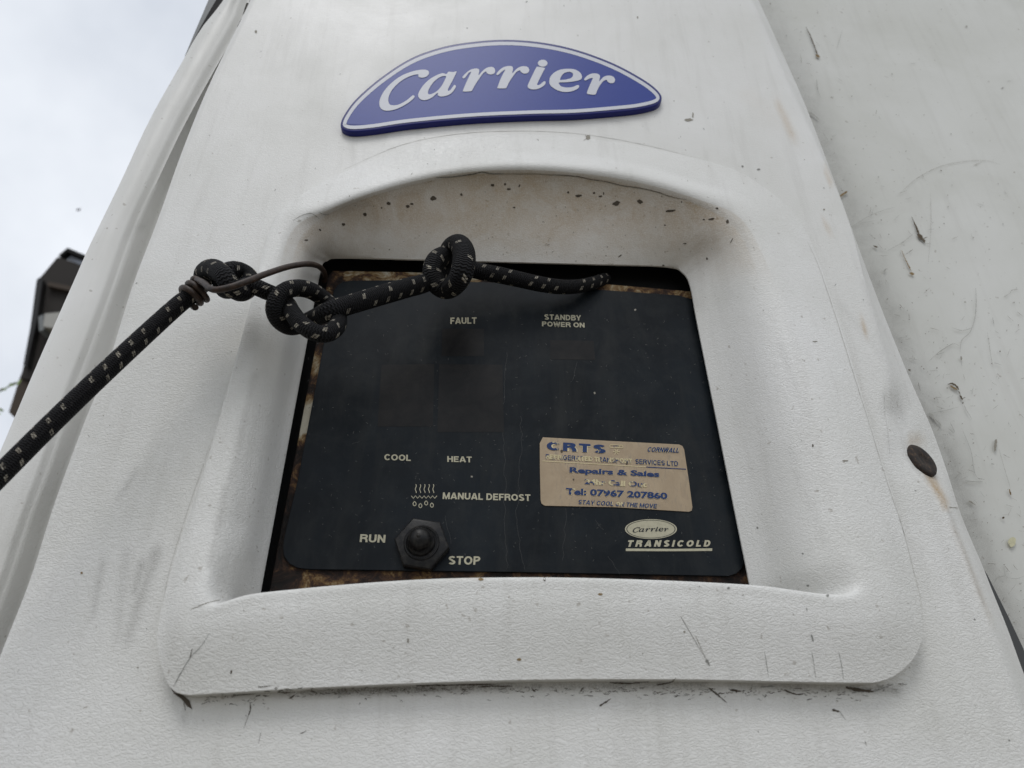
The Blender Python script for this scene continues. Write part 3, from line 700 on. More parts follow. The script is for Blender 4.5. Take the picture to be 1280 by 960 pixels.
# ---- sticker
stk_pts = [(678.6, 546.6), (760, 551), (849, 555.6), (853, 557.5), (855.2, 562), (861, 600), (865.5, 634), (864.6, 638.2), (861, 639.6), (770, 634), (681, 632), (677, 629.5), (675.8, 625), (675, 590), (674.7, 554)]
stk = prism('sticker', stk_pts, PY-.0006, PY-.0001, M_gold, unit)
tag(stk, 'worn gold foil service sticker with blue lettering')
z8 = lambda x, y: (670+x/6.4, 540+y/6.4)
SY = PY-.0008
for s, a, b, c, m1, bo, sh in (
    ('CRTS', (85, 143), (558, 172), (88, 75), M_ink, .045, .0), ('REFRIGERATED TRANSPORT', (78, 215), (770, 252), (78, 177), M_ink_worn, .012, 0), ('SERVICES LTD', (795, 253), (1138, 272), (795, 216), M_ink, .012, 0),
    ('CORNWALL', (888, 157), (1140, 165), (892, 120), M_ink, .03, .25), ('Repairs & Sales', (268, 322), (988, 358), (270, 280), M_ink, .04, 0), ('24hr Call Out', (388, 415), (885, 440), (390, 374), M_ink_half, .028, 0),
    ('Tel: 07967 207860', (238, 496), (1052, 535), (240, 447), M_ink, .042, 0), ('STAY COOL ON THE MOVE', (335, 576), (965, 610), (337, 542), M_ink, .022, .15)):
    if s.isupper():
        st_ = .15+bo*2.2; gp = .10 if s != 'CRTS' else .16
        caps(s, z8(*a), z8(*b), z8(*c), SY, M_tan, stk, st_+.07, gp-.03, sh, 'pale edge of the lettering '+s, (.2, .3))
        caps(s, z8(*a), z8(*b), z8(*c), SY-.00012, m1, stk, st_, gp, sh, 'worn blue lettering reading '+s); continue
    text(s, z8(*a), z8(*b), z8(*c), SY, M_tan, stk, bo+.014, 1.0 if s != 'CRTS' else 1.1, sh, 'lettering', 'pale edge of the lettering '+s, (.25, .35))
    text(s, z8(*a), z8(*b), z8(*c), SY-.00012, m1, stk, bo, 1.0 if s != 'CRTS' else 1.1, sh, 'lettering', 'worn blue lettering reading '+s)
ribbon('rule', [[z8(50, 232), z8(880, 279)]], .8, SY, M_tan, stk); ribbon('rule', [[z8(882, 280), z8(1200, 297)]], 1.0, SY, M_ink, stk)
text('LTD', z8(622, 122), z8(672, 124), z8(622, 106), SY, M_ink_worn, stk, .03, 1, 0, 'lettering', 'tiny worn lettering LTD')
ribbon('snowflake', [[z8(643-28*math.cos(a), 158-25*math.sin(a)), z8(643+28*math.cos(a), 158+25*math.sin(a))] for a in (0, 1.05, 2.1)]+[[z8(592, 101), z8(694, 107)], [z8(592, 124), z8(694, 127)], [z8(592, 101), z8(592, 124)], [z8(694, 107), z8(694, 127)]], .7, SY-.0001, M_tan, stk)
for x, y, r_ in ((206, 152, 2.1), (728, 250, 1.7), (300, 378, 1.2)):
    cx, cy = z8(x, y); sheet('burn_spot', [(cx+r_*math.cos(k*.9)*random.uniform(.6, 1), cy+r_*math.sin(k*.9)*random.uniform(.7, 1.1)) for k in range(7)], SY-.0002, M_dirt, stk)

# ---- toggle switch
sw0 = P(528, 683, PY)
sw = empty('toggle_switch'); local(unit, sw)
def lathe(name, prof, n, org, ax, m, parent, rot0=0, smooth=30):
    "profile (radius, height) turned about ax from org"
    M = Matrix.Translation(org) @ ax.to_track_quat('Z', 'Y').to_matrix().to_4x4() @ Matrix.Rotation(rot0, 4, 'Z')
    vs = []; fs = []
    for r_, h in prof:
        for k in range(n): vs.append(M @ Vector((r_*math.cos(2*math.pi*k/n), r_*math.sin(2*math.pi*k/n), h)))
    for i in range(len(prof)-1):
        for k in range(n): fs.append((i*n+k, i*n+(k+1) % n, (i+1)*n+(k+1) % n, (i+1)*n+k))
    fs.append(tuple(range((len(prof)-1)*n, len(prof)*n))); fs.append(tuple(range(n-1, -1, -1)))
    o = mesh(name, vs, fs, m, None, smooth); o.parent = parent; return o
mm = .001; axn = Vector((0, -1, 0)); axt = Vector((-.06, -1, .05)).normalized()
sc_ = ppm(528, 683, 0)
sw.name = 'toggle_switch'
sw.parent = None; bpy.data.objects.remove(sw)
nut = lathe('toggle_switch', [(34.5*sc_, 0), (34.5*sc_, 5.6*mm), (33*sc_, 6.3*mm), (30*sc_, 6.8*mm)], 6, sw0, axn, M_rubber, None, R(-8), 25); local(unit, nut)
tag(nut, 'black hexagonal nut with a domed rubber toggle boot')
lathe('boot_collar', [(22*sc_, 6*mm), (22*sc_, 7.2*mm), (21*sc_, 7.8*mm), (19*sc_, 7.6*mm), (18.5*sc_, 6.9*mm)], 48, sw0, axn, M_rubber, nut)
lathe('rubber_boot', [(18*sc_, 6.5*mm), (17.6*sc_, 8.2*mm), (16.6*sc_, 9.2*mm), (14.6*sc_, 9.8*mm), (14.2*sc_, 12*mm), (13.2*sc_, 14*mm), (11*sc_, 15.8*mm), (7.5*sc_, 17*mm), (3.5*sc_, 17.5*mm), (2*sc_, 17.6*mm), (1.6*sc_, 18*mm), (.6*sc_, 18.1*mm)], 48, sw0, axt, M_rubber, nut, 0, 60)

# ================================================================== surface marks: deposits and scratches lying on the surfaces
dg = bpy.context.evaluated_depsgraph_get()
def bvh_of(o):
    return BVHTree.FromPolygons([o.matrix_world @ v.co for v in o.data.vertices], [tuple(p.vertices) for p in o.data.polygons])
bpy.context.view_layer.update()
B_cover = BVHTree.FromPolygons([v.co.copy() for v in cover.data.vertices], [tuple(p.vertices) for p in cover.data.polygons])
def hit(bv, px, py, lift=.00018):
    d = ray(px, py).normalized(); h, n, _i, _d = bv.ray_cast(CAM, d)
    if h is None: return None
    if n.dot(d) > 0: n = -n
    return h+n*lift
# ---- fixing bolt
bl = hit(B_cover, 1151, 576, 0)
vw = (CAM-bl).normalized(); nrm = (vw*.62+(right*.80+up*.50)*.80).normalized(); bl = bl+nrm*.0006+vw*.0022
bm = bmesh.new()
prof = [(0, .0008), (.0030, .0008), (.0036, .0013), (.0080, .0014), (.0096, .0010), (.0104, .0001), (.0106, -.003)]
rings = []
for r_, h in prof:
    rings.append([bm.verts.new((r_*math.cos(a*2*math.pi/40), r_*math.sin(a*2*math.pi/40), h)) for a in range(40)] if r_ else [bm.verts.new((0, 0, h))])
for a, b in zip(rings, rings[1:]):
    for k in range(40):
        if len(a) == 1: bm.faces.new((a[0], b[k], b[(k+1) % 40]))
        else: bm.faces.new((a[k], a[(k+1) % 40], b[(k+1) % 40], b[k]))
bm.transform(Matrix.Translation(bl) @ nrm.to_track_quat('Z', 'Y').to_matrix().to_4x4())
bmesh.ops.recalc_face_normals(bm, faces=bm.faces)
me = bpy.data.meshes.new('bolt'); bm.to_mesh(me); bm.free(); bolt = link('bolt', me, M_bolt, None, 40); local(unit, bolt)

class WallHit:
    pass
def put(kind, px, py):
    return P(px, py, WALL_Y-.0016) if kind == 'wall' else hit(B_cover, px, py)
acc = {}
def addpoly(target, m, pts):
    q = [put(target, x, y) for x, y in pts]
    if any(p is None for p in q): return
    if max((a-b).length for a in q for b in q) > .05: return
    vs, fs = acc.setdefault((target, m.name), ([], [])); b = len(vs); vs += q; fs.append(tuple(range(b, b+len(q))))
def blob(target, m, cx, cy, rx, ry, ang=0, n=10, jit=.22):
    if target == 'wall': m = {M_hair.name: M_wh, M_dirt.name: M_wd}.get(m.name, m)
    ca, sa = math.cos(ang), math.sin(ang); pts = []
    for k in range(n):
        a = 2*math.pi*k/n; j = 1+random.uniform(-jit, jit); x, y = rx*j*math.cos(a), ry*j*math.sin(a); pts.append((cx+x*ca-y*sa, cy+x*sa+y*ca))
    addpoly(target, m, pts)
def stroke(target, m, pts, w0, w1=None, rough=None):
    "one irregular tapering strip laid on the surface"
    w1 = w0 if w1 is None else w1
    if target == 'wall':
        m = {M_hair.name: M_wh, M_dirt.name: M_wd}.get(m.name, m); w0 *= .72; w1 *= .72
    q = spline([(x, y, 0) for x, y in pts], 6) if len(pts) > 2 else [Vector((*pts[0], 0)), Vector((*pts[1], 0))]
    L = sum((b-a).length for a, b in zip(q, q[1:])); n = max(3, min(60, int(L/1.8))); q = resample(q, n)
    j = min(1.4, .35+max(w0, w1)*.16)*(.35 if rough is None else rough)
    vs, fs = acc.setdefault((target, m.name), ([], [])); prev = None
    for i, p in enumerate(q):
        t = (q[min(i+1, n)]-q[max(i-1, 0)]).normalized(); nn = Vector((-t.y, t.x, 0)); u = i/n
        wd = (w0+(w1-w0)*u)/2*random.uniform(.55, 1.25)*min(1, .35+u*4, .35+(1-u)*4); c = p+nn*random.uniform(-j, j)
        a, b = put(target, c.x+nn.x*wd, c.y+nn.y*wd), put(target, c.x-nn.x*wd, c.y-nn.y*wd)
        if a is None or b is None: prev = None; continue
        k = len(vs); vs += [a, b]
        if prev is not None and (vs[prev]-a).length < .03: fs.append((prev, k, k+1, prev+1))
        prev = k
Wl, Cv = 'wall', 'cover'
# insect spots under the arch (photo positions)
s6 = lambda x, y: (340+x/4, 180+y/4)
s7 = lambda x, y: (700+x/4, 180+y/4)
for x, y, rx, ry, a in ((465, 351, 2.8, 2, .6), (357, 402, 2.6, 1.7, .3), (583, 297, 2.6, 2.1, .2), (678, 311, 2.6, 2, 0), (699, 299, 2.3, 1.5, 0), (806, 271, 3.6, 3, 0), (947, 252, 1.4, 1.8, 0), (1103, 206, 2.4, 1.7, -.2), (1165, 201, 1.2, 1.6, 0), (1185, 226, 2.6, 1.2, 0), (240, 430, 2, 1.1, .7), (172, 481, 2.4, 1, 0), (1237, 209, .8, 2.2, .4), (548, 320, .9, 1, 0), (1210, 318, 1.5, 1, 0)):
    blob(Cv, M_dirt, *s6(x, y), rx, ry, a)
for x, y, rx, ry, a in ((92, 259, 4.4, 1.7, -.1), (170, 245, 1.7, 1.2, 0), (202, 262, 2.6, 1, -.2), (218, 248, .9, 1.7, 0), (281, 297, 4.8, 2.7, -.25), (399, 288, 4.0, 2.7, .3), (553, 334, 6.2, 1.4, -.12), (608, 290, .9, .9, 0), (525, 406, 1, 1, 0), (719, 378, 1.3, 1.1, 0), (759, 375, 4, 1.3, -.2), (785, 322, 1.8, 1.2, 0), (837, 388, 2, 2.2, .4), (41, 242, 1.6, 1.5, 0), (516, 607, 1.6, 1, 0), (300, 560, 2.5, .7, -.7), (625, 498, 2.2, .7, 0), (735, 574, 1.2, 1.6, 0), (858, 484, .5, 4, .5)):
    blob(Cv, M_dirt, *s7(x, y), rx, ry, a)
for k in range(60): blob(Cv, M_dirt2, random.uniform(430, 850), random.uniform(235, 328), random.uniform(.4, 1.1), random.uniform(.3, .8), random.uniform(0, 3))
# hairline crack along the arch
arch = [(545, 220.5), (560, 219.6), (578, 218), (592, 216), (602, 213.4), (615, 215), (630, 216), (650, 215.6), (672, 216), (690, 217), (706, 217.5), (722, 218.8), (738, 222.4), (755, 225), (780, 231), (800, 233.5), (822, 239), (842, 245), (858, 247)]
arch = [(x, y+random.uniform(-.6, .6)+1.2) for x, y in arch]
stroke(Cv, M_hair, arch[:7], .9); stroke(Cv, M_dirt2, [(x, y+.8) for x, y in arch], .9); stroke(Cv, M_dirt, arch[2:6], .6); stroke(Cv, M_dirt, arch[9:], .55)
# curved hair at the top left of the mouth
stroke(Cv, M_hair, [(366, 276), (376, 270), (386, 267), (391, 267.5), (396, 271), (400, 274)], .6)
stroke(Cv, M_hair, [(398, 265), (405, 268), (412, 268)], .6)
# moulding seam of the raised surround (faint line)
seam = [(204, 752), (212, 712), (226, 665), (240, 622), (252, 588), (262, 556)]
stroke(Cv, M_seam, seam, .5)
stroke(Cv, M_seam, [(1008, 300), (1022, 330), (1040, 382), (1062, 452), (1085, 525), (1108, 600), (1128, 660), (1140, 706), (1151, 750), (1153, 780)], .55)
stroke(Cv, M_seam, [(430, 212), (500, 182), (570, 168), (640, 164), (720, 167), (800, 180), (880, 200)], .4)
# bottom left corner crack and lump
z9 = lambda x, y: (x/2.667, 600+y/2.667)
stroke(Cv, M_hair, [z9(578, 690), z9(605, 640), z9(636, 590), z9(665, 560), z9(700, 510)], 1.2, .5)
stroke(Cv, M_dirt, [z9(634, 592), z9(641, 562)], 1.8, 1.2); blob(Cv, M_dirt, *z9(771, 640), 1, 2.4, .1)
addpoly(Cv, M_dirt, [z9(568, 690), z9(585, 705), z9(612, 718), z9(632, 735), z9(642, 765), z9(625, 755), z9(605, 730), z9(580, 712)])
stroke(Cv, M_dirt2, [z9(635, 432), z9(690, 410), z9(735, 400)], .8)
for x0, y0, x1, y1, ww in ((835, 742, 826, 790, 2.2), (826, 790, 812, 830, .8), (612, 742, 618, 770, 1.4), (672, 748, 700, 735, 1.2), (870, 842, 862, 880, .9), (925, 705, 955, 712, 2.4), (965, 728, 985, 715, 3), (1035, 706, 1058, 712, 2.2), (1000, 845, 1022, 835, 1.5), (1180, 700, 1196, 710, 1.6), (860, 690, 905, 686, 1.6), (770, 722, 850, 712, 1.2)):
    stroke(Cv, M_dirt, [z9(x0, y0), z9((x0+x1)/2+random.uniform(-4, 4), (y0+y1)/2+random.uniform(-3, 3)), z9(x1, y1)], ww*.75, ww*.4)
blob(Cv, M_rsp, *z9(273, 310), 1.5, 1.5); blob(Cv, M_dirt2, *z9(460, 625), .9, 1.3)
# dirt line under the raised surround
for k in range(420):
    x = random.uniform(255, 1125); yb = 859+(8 if x < 330 else 0)-(abs(x-640)/400)*(-2)
    if x > 1060: yb -= (x-1060)*.12
    y = yb+abs(random.gauss(0, 6)); l = random.uniform(.8, 6)
    if random.random() < .35: l *= 1.6
    pts = [(x, y)]
    for q in range(3): pts.append((pts[-1][0]+l/3, pts[-1][1]+random.uniform(-1.2, 1.2)))
    stroke(Cv, random.choice((M_dirt, M_dirt, M_hair, M_dirt2)), pts, random.uniform(.4, 1.5), random.uniform(.3, .9), .8)
for x0, x1, y in ((520, 595, 852), (598, 640, 853.5), (575, 620, 851.6)):
    stroke(Cv, M_dirt, wander((x0, y+5), (x1, y+4), 8, 1), 2.2, 1.2)
z3 = lambda x, y: (440+x/2.667, 680+y/2.667)
for pts, ww in (([(825, 540), (845, 528), (862, 515)], 3.2), ([(600, 485), (612, 492)], 3.6), ([(760, 492), (772, 478)], 2.4), ([(1190, 480), (1215, 500), (1250, 530)], 2.6), ([(1180, 385), (1192, 405)], 4.2), ([(1095, 240), (1130, 300), (1180, 385)], .6), ([(860, 462), (930, 465), (990, 458)], 2.4), ([(1015, 470), (1060, 462), (1080, 445)], 2.0)):
    stroke(Cv, M_dirt if ww < 4 else M_hair, [z3(*p) for p in pts], ww, ww*.5)
blob(Cv, M_rsp, *z3(557, 385), 3.2, 1.5); blob(Cv, M_dirt, *z3(642, 118), 1.6, 2.3); blob(Cv, M_rsp, *z3(828, 168), 3, 1.6); blob(Cv, M_rsp, *z3(430, 118), 3, 1.6); blob(Cv, M_dirt2, *z3(1108, 292), 1.4, 1.4); blob(Cv, M_dirt2, *z3(187, 322), 1.2, 3)
z4 = lambda x, y: (860+x/2.667, 600+y/2.667)
for pts, ww, m in (([(255, 570), (262, 615), (268, 655)], .8, M_hair), ([(412, 572), (420, 620), (425, 660)], .8, M_hair), ([(502, 572), (512, 620), (518, 665)], .8, M_hair), ([(410, 515), (418, 540)], 2.2, M_hair), ([(395, 425), (397, 438)], 1.8, M_hair), ([(525, 692), (570, 700), (618, 706)], 5.5, M_dirt), ([(620, 706), (660, 690), (685, 680)], 1.6, M_hair), ([(480, 765), (505, 772)], 3.4, M_dirt), ([(505, 772), (525, 800)], .8, M_hair), ([(590, 870), (594, 885)], 1.8, M_hair), ([(140, 700), (175, 705)], 4, M_dirt), ([(240, 690), (290, 688)], 2.4, M_hair), ([(320, 700), (360, 715), (390, 712)], 2.6, M_dirt), ([(25, 520), (50, 575), (65, 605)], .8, M_dirt2), ([(870, 90), (900, 94)], 1, M_dirt2)):
    stroke(Cv, m, [z4(*p) for p in pts], ww, ww*.6)
for x, y, r_ in ((232, 159, 1.4), (383, 245, 1.2), (400, 352, 1.6), (135, 360, 1.6), (955, 465, 1.3), (540, 695, 1.4), (1070, 868, 1.3), (465, 385, 2)):
    blob(Cv, M_hair, *z4(x, y), r_, r_*.8)
# cover specks
for x, y, rx, ry, m in ((735, 172, 3, 2.6, M_dirt2), (735, 172, 1.4, 1.4, M_dirt), (861, 150, 5, 2, M_dirt2), (866, 144, 1, 3.5, M_dirt2), (1016, 557, 1, 2, M_dirt), (1057, 576, 4, .9, M_dirt2), (1019, 427, 3, .6, M_dirt2), (797, 22, 1, 1.5, M_dirt2), (928, 208, 1.4, 1.2, M_hair), (948, 212, 2, 1.2, M_hair), (320, 40, 1.6, 2, M_dirt2), (1030, 262, 1.2, 1, M_dirt2)):
    blob(Cv, m, x, y, rx, ry)
for k in range(5): stroke(Cv, M_dirt2, [(735, 172), (735+random.uniform(-6, 6), 172+random.uniform(-5, 5))], .5)
for k in range(230):
    x, y = random.uniform(0, 1230), random.uniform(0, 950)
    stroke(Cv, random.choice((M_dirt2, M_hair)), [(x, y), (x+random.uniform(-2.5, 2.5), y+random.uniform(-3, 3))], random.uniform(.3, .9))
# truck wall marks from the photograph
w3 = lambda x, y: (800+x/2.667, y/2.667)
w5 = lambda x, y: (960+x/3.428, 360+y/3.428)
for f, pts, w0, w1, m in (
    (w3, [(553, 88), (568, 120), (582, 155), (592, 185)], .9, 2.6, M_dirt), (w3, [(586, 182), (600, 190)], 5, 5, M_rsp), (w3, [(588, 265), (592, 300)], 1.6, .8, M_hair), (w3, [(590, 290), (602, 328)], .6, .4, M_hair),
    (w3, [(555, 375), (575, 380), (598, 400)], 4, 1, M_hair), (w3, [(665, 655), (680, 645), (692, 638)], 3.2, 3, M_rsp), (w3, [(690, 750), (700, 770), (712, 790)], 2.2, 3.6, M_dirt), (w3, [(905, 722), (918, 750), (930, 780)], 1.2, 4, M_dirt), (w3, [(925, 780), (940, 795), (950, 808)], 7.4, 3.4, M_dirt), (w3, [(946, 795), (958, 790)], 2, .8, M_dirt),
    (w3, [(912, 778), (880, 805), (850, 822), (822, 838)], .8, .5, M_hair), (w3, [(870, 830), (885, 865), (905, 905)], .8, 2.5, M_rsp), (w3, [(898, 910), (914, 914)], 4.4, 4, M_rsp), (w3, [(778, 818), (792, 826)], 3.4, 2.4, M_dirt), (w3, [(812, 905), (822, 895)], 2.6, 1.6, M_hair), (w3, [(700, 760), (760, 722), (800, 705), (850, 690)], .7, .4, M_hair),
    (w3, [(730, 745), (790, 735)], .5, .5, M_hair), (w3, [(870, 640), (930, 590), (1000, 555), (1080, 538), (1150, 535), (1200, 548)], .5, .4, M_dirt2), (w3, [(675, 100), (655, 165)], .6, .4, M_hair), (w3, [(968, 640), (970, 760), (960, 880)], .4, .4, M_dirt2), (w3, [(1205, 296), (1212, 290)], 1.6, 1.6, M_hair),
    (w5, [(890, 0), (892, 60), (886, 130), (865, 190), (830, 225), (822, 280)], .9, .8, M_hair), (w5, [(822, 250), (790, 240), (720, 285), (755, 275)], .8, 1.4, M_hair), (w5, [(790, 170), (830, 182), (870, 172)], .9, .8, M_hair), (w5, [(770, 412), (790, 410), (808, 420), (818, 436)], 2, 4, M_dirt), (w5, [(780, 418), (800, 430), (812, 436)], 3.6, 3.2, M_rsp), (w5, [(816, 440), (824, 458)], 1.4, 2, M_dirt), (w5, [(822, 460), (834, 478)], 4, 5.5, M_dirt), (w5, [(834, 474), (846, 468)], 2, 1.2, M_dirt),
    (w5, [(840, 500), (850, 525), (864, 545), (875, 565)], 1, .6, M_hair), (w5, [(820, 508), (760, 525), (700, 535)], .6, .7, M_hair), (w5, [(692, 535), (705, 550), (712, 560)], 5.2, 3, M_hair), (w5, [(712, 560), (730, 575), (742, 592)], 2, 3.2, M_hair), (w5, [(780, 575), (800, 620), (770, 600)], .9, .8, M_hair), (w5, [(828, 292), (828, 310)], 3, 2.8, M_dirt2), (w5, [(962, 125), (968, 155)], 1, .8, M_hair), (w5, [(1010, 38), (1040, 20), (1035, 12)], 1, .6, M_hair), (w5, [(940, 190), (955, 290), (965, 340)], .5, .4, M_dirt2), (w5, [(830, 600), (870, 700), (885, 790), (910, 825)], .6, .8, M_hair), (w5, [(845, 825), (880, 830), (920, 830)], 1.4, 1.6, M_hair),
    (w5, [(800, 815), (825, 790)], 2, 1, M_hair), (w5, [(978, 648), (974, 680), (971, 700)], 4.6, 4.2, M_dirt2), (w5, [(1034, 862), (1040, 888)], 3.2, 2.6, M_rsp), (w5, [(1036, 870), (1042, 886)], 1.2, 1.8, M_dirt), (w5, [(860, 912), (890, 930)], 3.2, 1.6, M_dirt2), (w5, [(990, 690), (1015, 780), (1040, 860)], .4, .4, M_dirt2), (w5, [(956, 752), (970, 756)], 1.8, 1.4, M_hair), (w5, [(600, 350), (612, 352)], 2.6, 2.4, M_dirt), (w5, [(560, 215), (590, 210)], 1, .7, M_hair), (w5, [(600, 300), (650, 310)], .8, .6, M_hair)):
    stroke(Wl, m, [f(*p) for p in pts], w0, w1)
wx = lambda x, y: (1160+x/3, 640+y/3)
for pts, w0, m in (([(245, 268), (262, 245), (290, 240)], 1, M_hair), ([(285, 200), (292, 240), (330, 250), (360, 240)], .6, M_hair), ([(330, 270), (300, 310)], .6, M_hair)):
    stroke(Wl, m, [wx(*p) for p in pts], w0, w0)
blob(Wl, flatmat('yellow_lichen_film', (.60, .57, .38)), *wx(316, 112), 5, 6); blob(Wl, M_dirt, *wx(282, 22), 1.6, 1.4)
for k in range(520):
    # scatter denser beside the edge of the unit
    y = random.uniform(0, 830); xe = lerp_at(outer, y)
    x = xe+4+abs(random.gauss(0, 1))*(95 if random.random() < .6 else 30)
    if random.random() < .3: x = random.uniform(xe+5, 1290)
    if x > 1295: continue
    dens = .35 if y < 230 else 1
    if random.random() > dens: continue
    m = random.choice((M_hair, M_hair, M_dirt2, M_dirt2, M_dirt))
    if random.random() < .55: blob(Wl, m, x, y, random.uniform(.3, 1.2), random.uniform(.3, .9), random.uniform(0, 3), 6)
    else:
        a = random.gauss(0, .9); l = random.uniform(2, 12); pts = [(x, y)]
        for q in range(3): pts.append((pts[-1][0]+l/3*math.cos(a)+random.uniform(-.6, .6), pts[-1][1]+l/3*math.sin(a)+random.uniform(-.6, .6)))
        stroke(Wl, m, pts, random.uniform(.35, .9), .3)
for (target, mn), (vs, fs) in acc.items():
    o = mesh('dirt_specks', vs, fs, bpy.data.materials[mn]); local(truck if target == 'wall' else unit, o); o['kind'] = 'stuff'

# ================================================================== cord and wire
def tube(name, path, rad, m, parent=None, n=20, caps=True, sub=10):
    "path: (px, py, Y); rad: radius in photo pixels per point"
    pts = [P(*p) for p in path]; rr = [r_*(q-CAM).dot(fwd)/FPX for r_, q in zip(rad, pts)]
    return tube3(name, pts, rr, m, parent, n, sub)
def tube3(name, pts, rr, m, parent=None, n=20, sub=10):
    C = spline([(p.x, p.y, p.z) for p in pts], sub); Q = spline([(r_, 0, 0) for r_ in rr], sub)
    Tn = [(C[min(i+1, len(C)-1)]-C[max(i-1, 0)]).normalized() for i in range(len(C))]
    nn = Vector((0, 0, 1)); nn = (nn-Tn[0]*nn.dot(Tn[0])).normalized(); vs = []; s = 0; S = []
    for i, c in enumerate(C):
        if i: s += (c-C[i-1]).length; nn = (nn-Tn[i]*nn.dot(Tn[i])).normalized()
        S.append(s*1000); bb = Tn[i].cross(nn)
        for k in range(n):
            a = 2*math.pi*k/n; vs.append(c+(nn*math.cos(a)+bb*math.sin(a))*Q[i].x)
    fs = []; uvs = []
    for i in range(len(C)-1):
        for k in range(n):
            fs.append((i*n+k, i*n+(k+1) % n, (i+1)*n+(k+1) % n, (i+1)*n+k))
            uvs += [(S[i], k/n), (S[i], (k+1)/n), (S[i+1], (k+1)/n), (S[i+1], k/n)]
    c0 = len(fs)
    fs.append(tuple(range(n-1, -1, -1))); fs.append(tuple(range((len(C)-1)*n, len(C)*n))); uvs += [(0, 0)]*(2*n)
    me = bpy.data.meshes.new(name); me.from_pydata([tuple(v) for v in vs], [], fs)
    ul = me.uv_layers.new(name='UVMap')
    for i, u in enumerate(uvs): ul.data[i].uv = u
    o = link(name, me, m, parent, 60); return o
cordp = [(-150, 742, -.090, 14), (-60, 654, -.086, 13.5), (0, 594, -.083, 13), (60, 534, -.080, 12.4), (120, 476, -.077, 12), (180, 420, -.073, 11.5), (222, 382, -.070, 11), (240, 368, -.069, 10.5),
 (252, 355, -.063, 11), (256, 341, -.066, 12), (267, 336, -.074, 12.5), (280, 345, -.080, 12.5), (288, 358, -.078, 12), (301, 366, -.072, 11), (312, 359, -.064, 11), (311, 346, -.060, 11), (298, 338, -.063, 11), (285, 339, -.068, 11), (276, 350, -.064, 10.5), (281, 363, -.061, 10), (296, 361, -.066, 10.5), (313, 357, -.070, 10.5), (332, 364, -.067, 10.5), (346, 370, -.060, 10),
 (358, 379, -.062, 10.5), (366, 392, -.070, 10.8), (377, 405, -.073, 11), (392, 415, -.073, 11), (409, 417, -.070, 11), (421, 408, -.064, 11), (422, 394, -.056, 10.8), (411, 380, -.053, 10.5), (397, 368, -.058, 10.5), (381, 361, -.066, 10.8), (364, 361, -.071, 11), (350, 369, -.073, 11), (343, 384, -.071, 11), (348, 399, -.065, 11), (362, 408, -.056, 11), (378, 405, -.050, 11),
 (394, 397, -.055, 11), (412, 389, -.063, 12.3), (440, 380, -.060, 12.5), (475, 369.5, -.054, 12.6), (508, 360, -.046, 12.4), (532, 353, -.038, 12),
 (549, 340, -.029, 12), (558, 324, -.030, 12), (564, 310, -.038, 12.5), (574, 306, -.046, 13.2), (580, 318, -.051, 14.5), (578, 338, -.051, 14.5), (571, 353, -.045, 13.5), (559, 361, -.037, 13), (547, 356, -.038, 12.8), (541, 342, -.041, 13), (545, 327, -.042, 13), (556, 320, -.037, 12), (570, 326, -.028, 11), (586, 335, -.023, 10.5),
 (604, 340, -.022, 10.5), (625, 344, -.020, 10.4), (650, 349.5, -.018, 10), (675, 355, -.015, 9.8), (700, 358.5, -.012, 9.4), (722, 358, -.009, 8.8), (740, 354, -.005, 8.2), (751, 350.5, .000, 7.8), (757, 348, .005, 7.4)]
cord = tube('bungee_cord', [c[:3] for c in cordp], [c[3] for c in cordp], M_cord, None, 24)
tag(cord, 'thick black bungee cord with pale flecks, knotted and pulled across the control panel', 'bungee cord')
# brown wire: coil round the cord, then a straight run to the corner of the opening
a = P(253, 360, -.0690); b = P(233, 374, -.0695); ax = (b-a).normalized(); u1 = (Vector((0, -1, 0))-ax*Vector((0, -1, 0)).dot(ax)).normalized(); u2 = ax.cross(u1)
rr_ = 13.8*ppm(243, 367, -.069); pts = [P(405, 352, .0012), P(406, 343, -.008), P(400, 334, -.030), P(386, 330, -.056), P(362, 333, -.066), P(335, 341.5, -.078), P(308, 352, -.086), P(284, 360, -.088), P(266, 362, -.087)]
coil = []
turns = 2.7
for k in range(int(turns*14)+1):
    th = k/14*2*math.pi; tt = k/(turns*14)
    coil.append(a+(b-a)*(tt*.98+.0)+(u1*math.cos(th+.2)+u2*math.sin(th+.2))*rr_*(1.0+.05*math.sin(th*2.3)))
pts += [coil[0].lerp(pts[-1], .45)+Vector((0, -.001, 0))]+coil
wire = tube3('tie_wire', pts, [4.0*ppm(300, 355, -.075)]*len(pts), M_wire, None, 12, 5)
tag(wire, 'thin brown wire coiled round the cord and hooked into the panel opening', 'wire')

# ================================================================== far left: eaves of a building, twig, bird
EY = 3.2
eave = empty('barn_eaves', P(40, 520, EY)); tag(eave, 'dark timber eaves of a building behind the left edge of the unit, out of focus', 'building')
def far(name, pts, Y0, th, m):
    o = prism(name, pts, Y0, Y0+th, m); local(eave, o); return o
far('soffit', [(72, 321), (51, 346), (46, 350), (44, 365), (38, 410), (30, 455), (26, 472), (60, 480), (170, 400), (170, 345), (104, 332)], EY, .6, M_eave)
far('fascia_board', [(46, 349), (51, 346), (53, 350), (46, 400), (33, 458), (29, 456), (38, 408), (44, 362)], EY-.05, .05, M_rubber)
far('lower_fascia', [(28, 464), (24, 474), (11, 515), (17, 521), (26, 512), (60, 470), (45, 452)], EY+.02, .4, M_eave2)
far('roof_glass', [(83, 315), (109, 326), (120, 342), (100, 332), (77, 321)], EY+.10, .03, M_glass)
far('roof_edge', [(84.5, 309.5), (112, 321), (112, 325), (84, 314), (75, 321), (73, 319)], EY+.04, .05, M_black)
far('beam', [(60, 352), (110, 362), (109, 368), (59, 357)], EY-.04, .035, M_eave2)
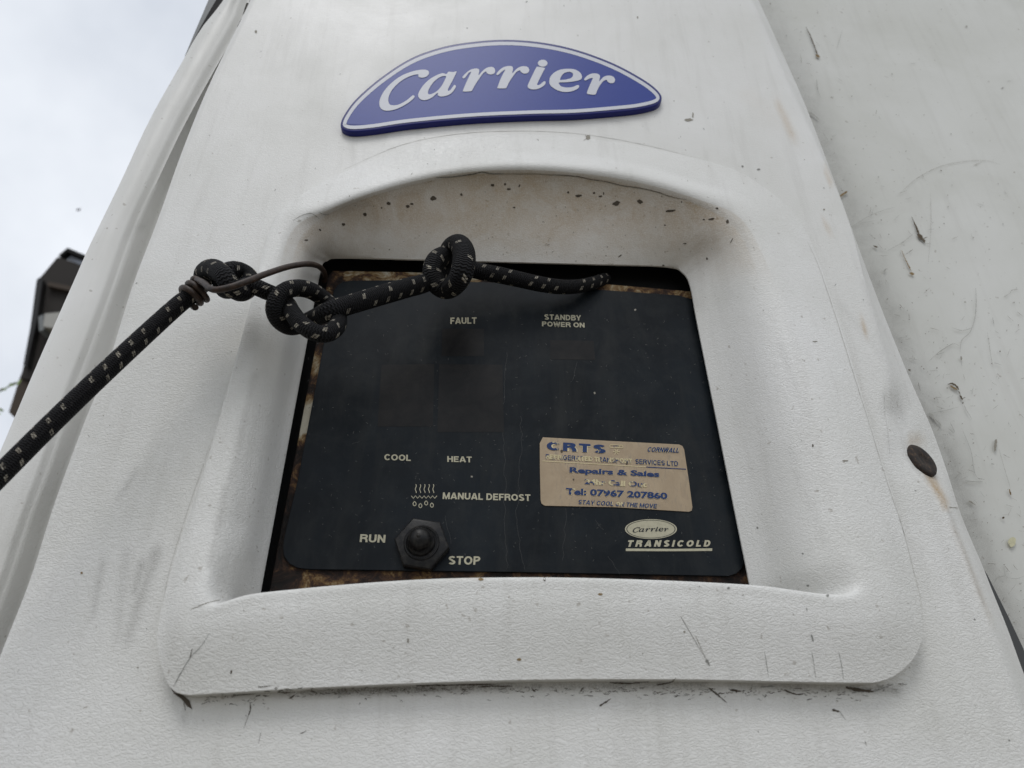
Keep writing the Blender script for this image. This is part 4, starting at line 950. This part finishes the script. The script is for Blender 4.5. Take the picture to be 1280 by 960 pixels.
far('lamp_housing', [(56, 392), (76, 390), (76, 404), (66, 410), (54, 408)], EY-.12, .11, M_pale)
far('lamp_bracket', [(48, 396), (54, 393), (55, 412), (49, 414)], EY-.10, .08, M_strip)
# twig
tw = empty('leafy_twig', P(-20, 500, 2.6)); tag(tw, 'pale green leafy twig at the left edge beside the dark eaves', 'twig')
o = tube('stem', [(-60, 505, 2.6), (-20, 496, 2.6), (5, 486, 2.6), (22, 478, 2.6)], [1.2, 1, .8, .5], M_bark, None, 6); local(tw, o)
for k in range(26):
    if k < 18: cx, cy = -30+k*3.1, 503-k*1.45
    else: cx, cy = -18+(k-18)*3.0, 520-(k-18)*1
    cx += random.uniform(-2, 2); cy += random.uniform(-4, 4); Yk = 2.6+random.uniform(-.05, .05)
    c0 = P(cx, cy, Yk); d = Vector((random.uniform(-1, 1), random.uniform(-.6, .6), random.uniform(-.6, .6))).normalized(); e = d.cross(Vector((random.uniform(-1, 1), 1, random.uniform(-1, 1)))).normalized(); l = random.uniform(.010, .018)
    dn = d.cross(e)*l*.12
    o = mesh('leaf', [c0-d*l, c0-d*l*.3+e*l*.45+dn, c0+d*l*.5+e*l*.35+dn, c0+d*l, c0+d*l*.5-e*l*.35+dn, c0-d*l*.3-e*l*.45+dn, c0], [(0, 1, 6), (1, 2, 6), (2, 3, 6), (3, 4, 6), (4, 5, 6), (5, 0, 6)], M_leaf); local(tw, o)
# bird
c0 = P(98, 262, 14); s_ = ppm(98, 262, 14)
vs = [(-3, 0, 1), (-1.2, -.5, .3), (0, -.9, .2), (3.2, 0, -2.2), (1, .6, .6), (2.4, -.2, 2.4), (.2, .9, -.4), (-1.6, .3, -2.4), (0, 0, .9), (0, 0, -.9)]
bird = mesh('bird', [c0+Vector(v)*s_*1.15 for v in vs], [(0, 1, 8), (1, 2, 8), (2, 4, 8), (4, 6, 8), (6, 0, 8), (0, 9, 1), (1, 9, 2), (2, 9, 4), (4, 9, 6), (6, 9, 0), (2, 3, 4), (3, 6, 4), (2, 9, 3), (9, 6, 3), (1, 5, 8), (4, 5, 8), (1, 7, 9), (6, 7, 9)], flatmat('grey_feathers', (.16, .15, .17), .8))
tag(bird, 'tiny blurred bird against the white sky at the left', 'bird')
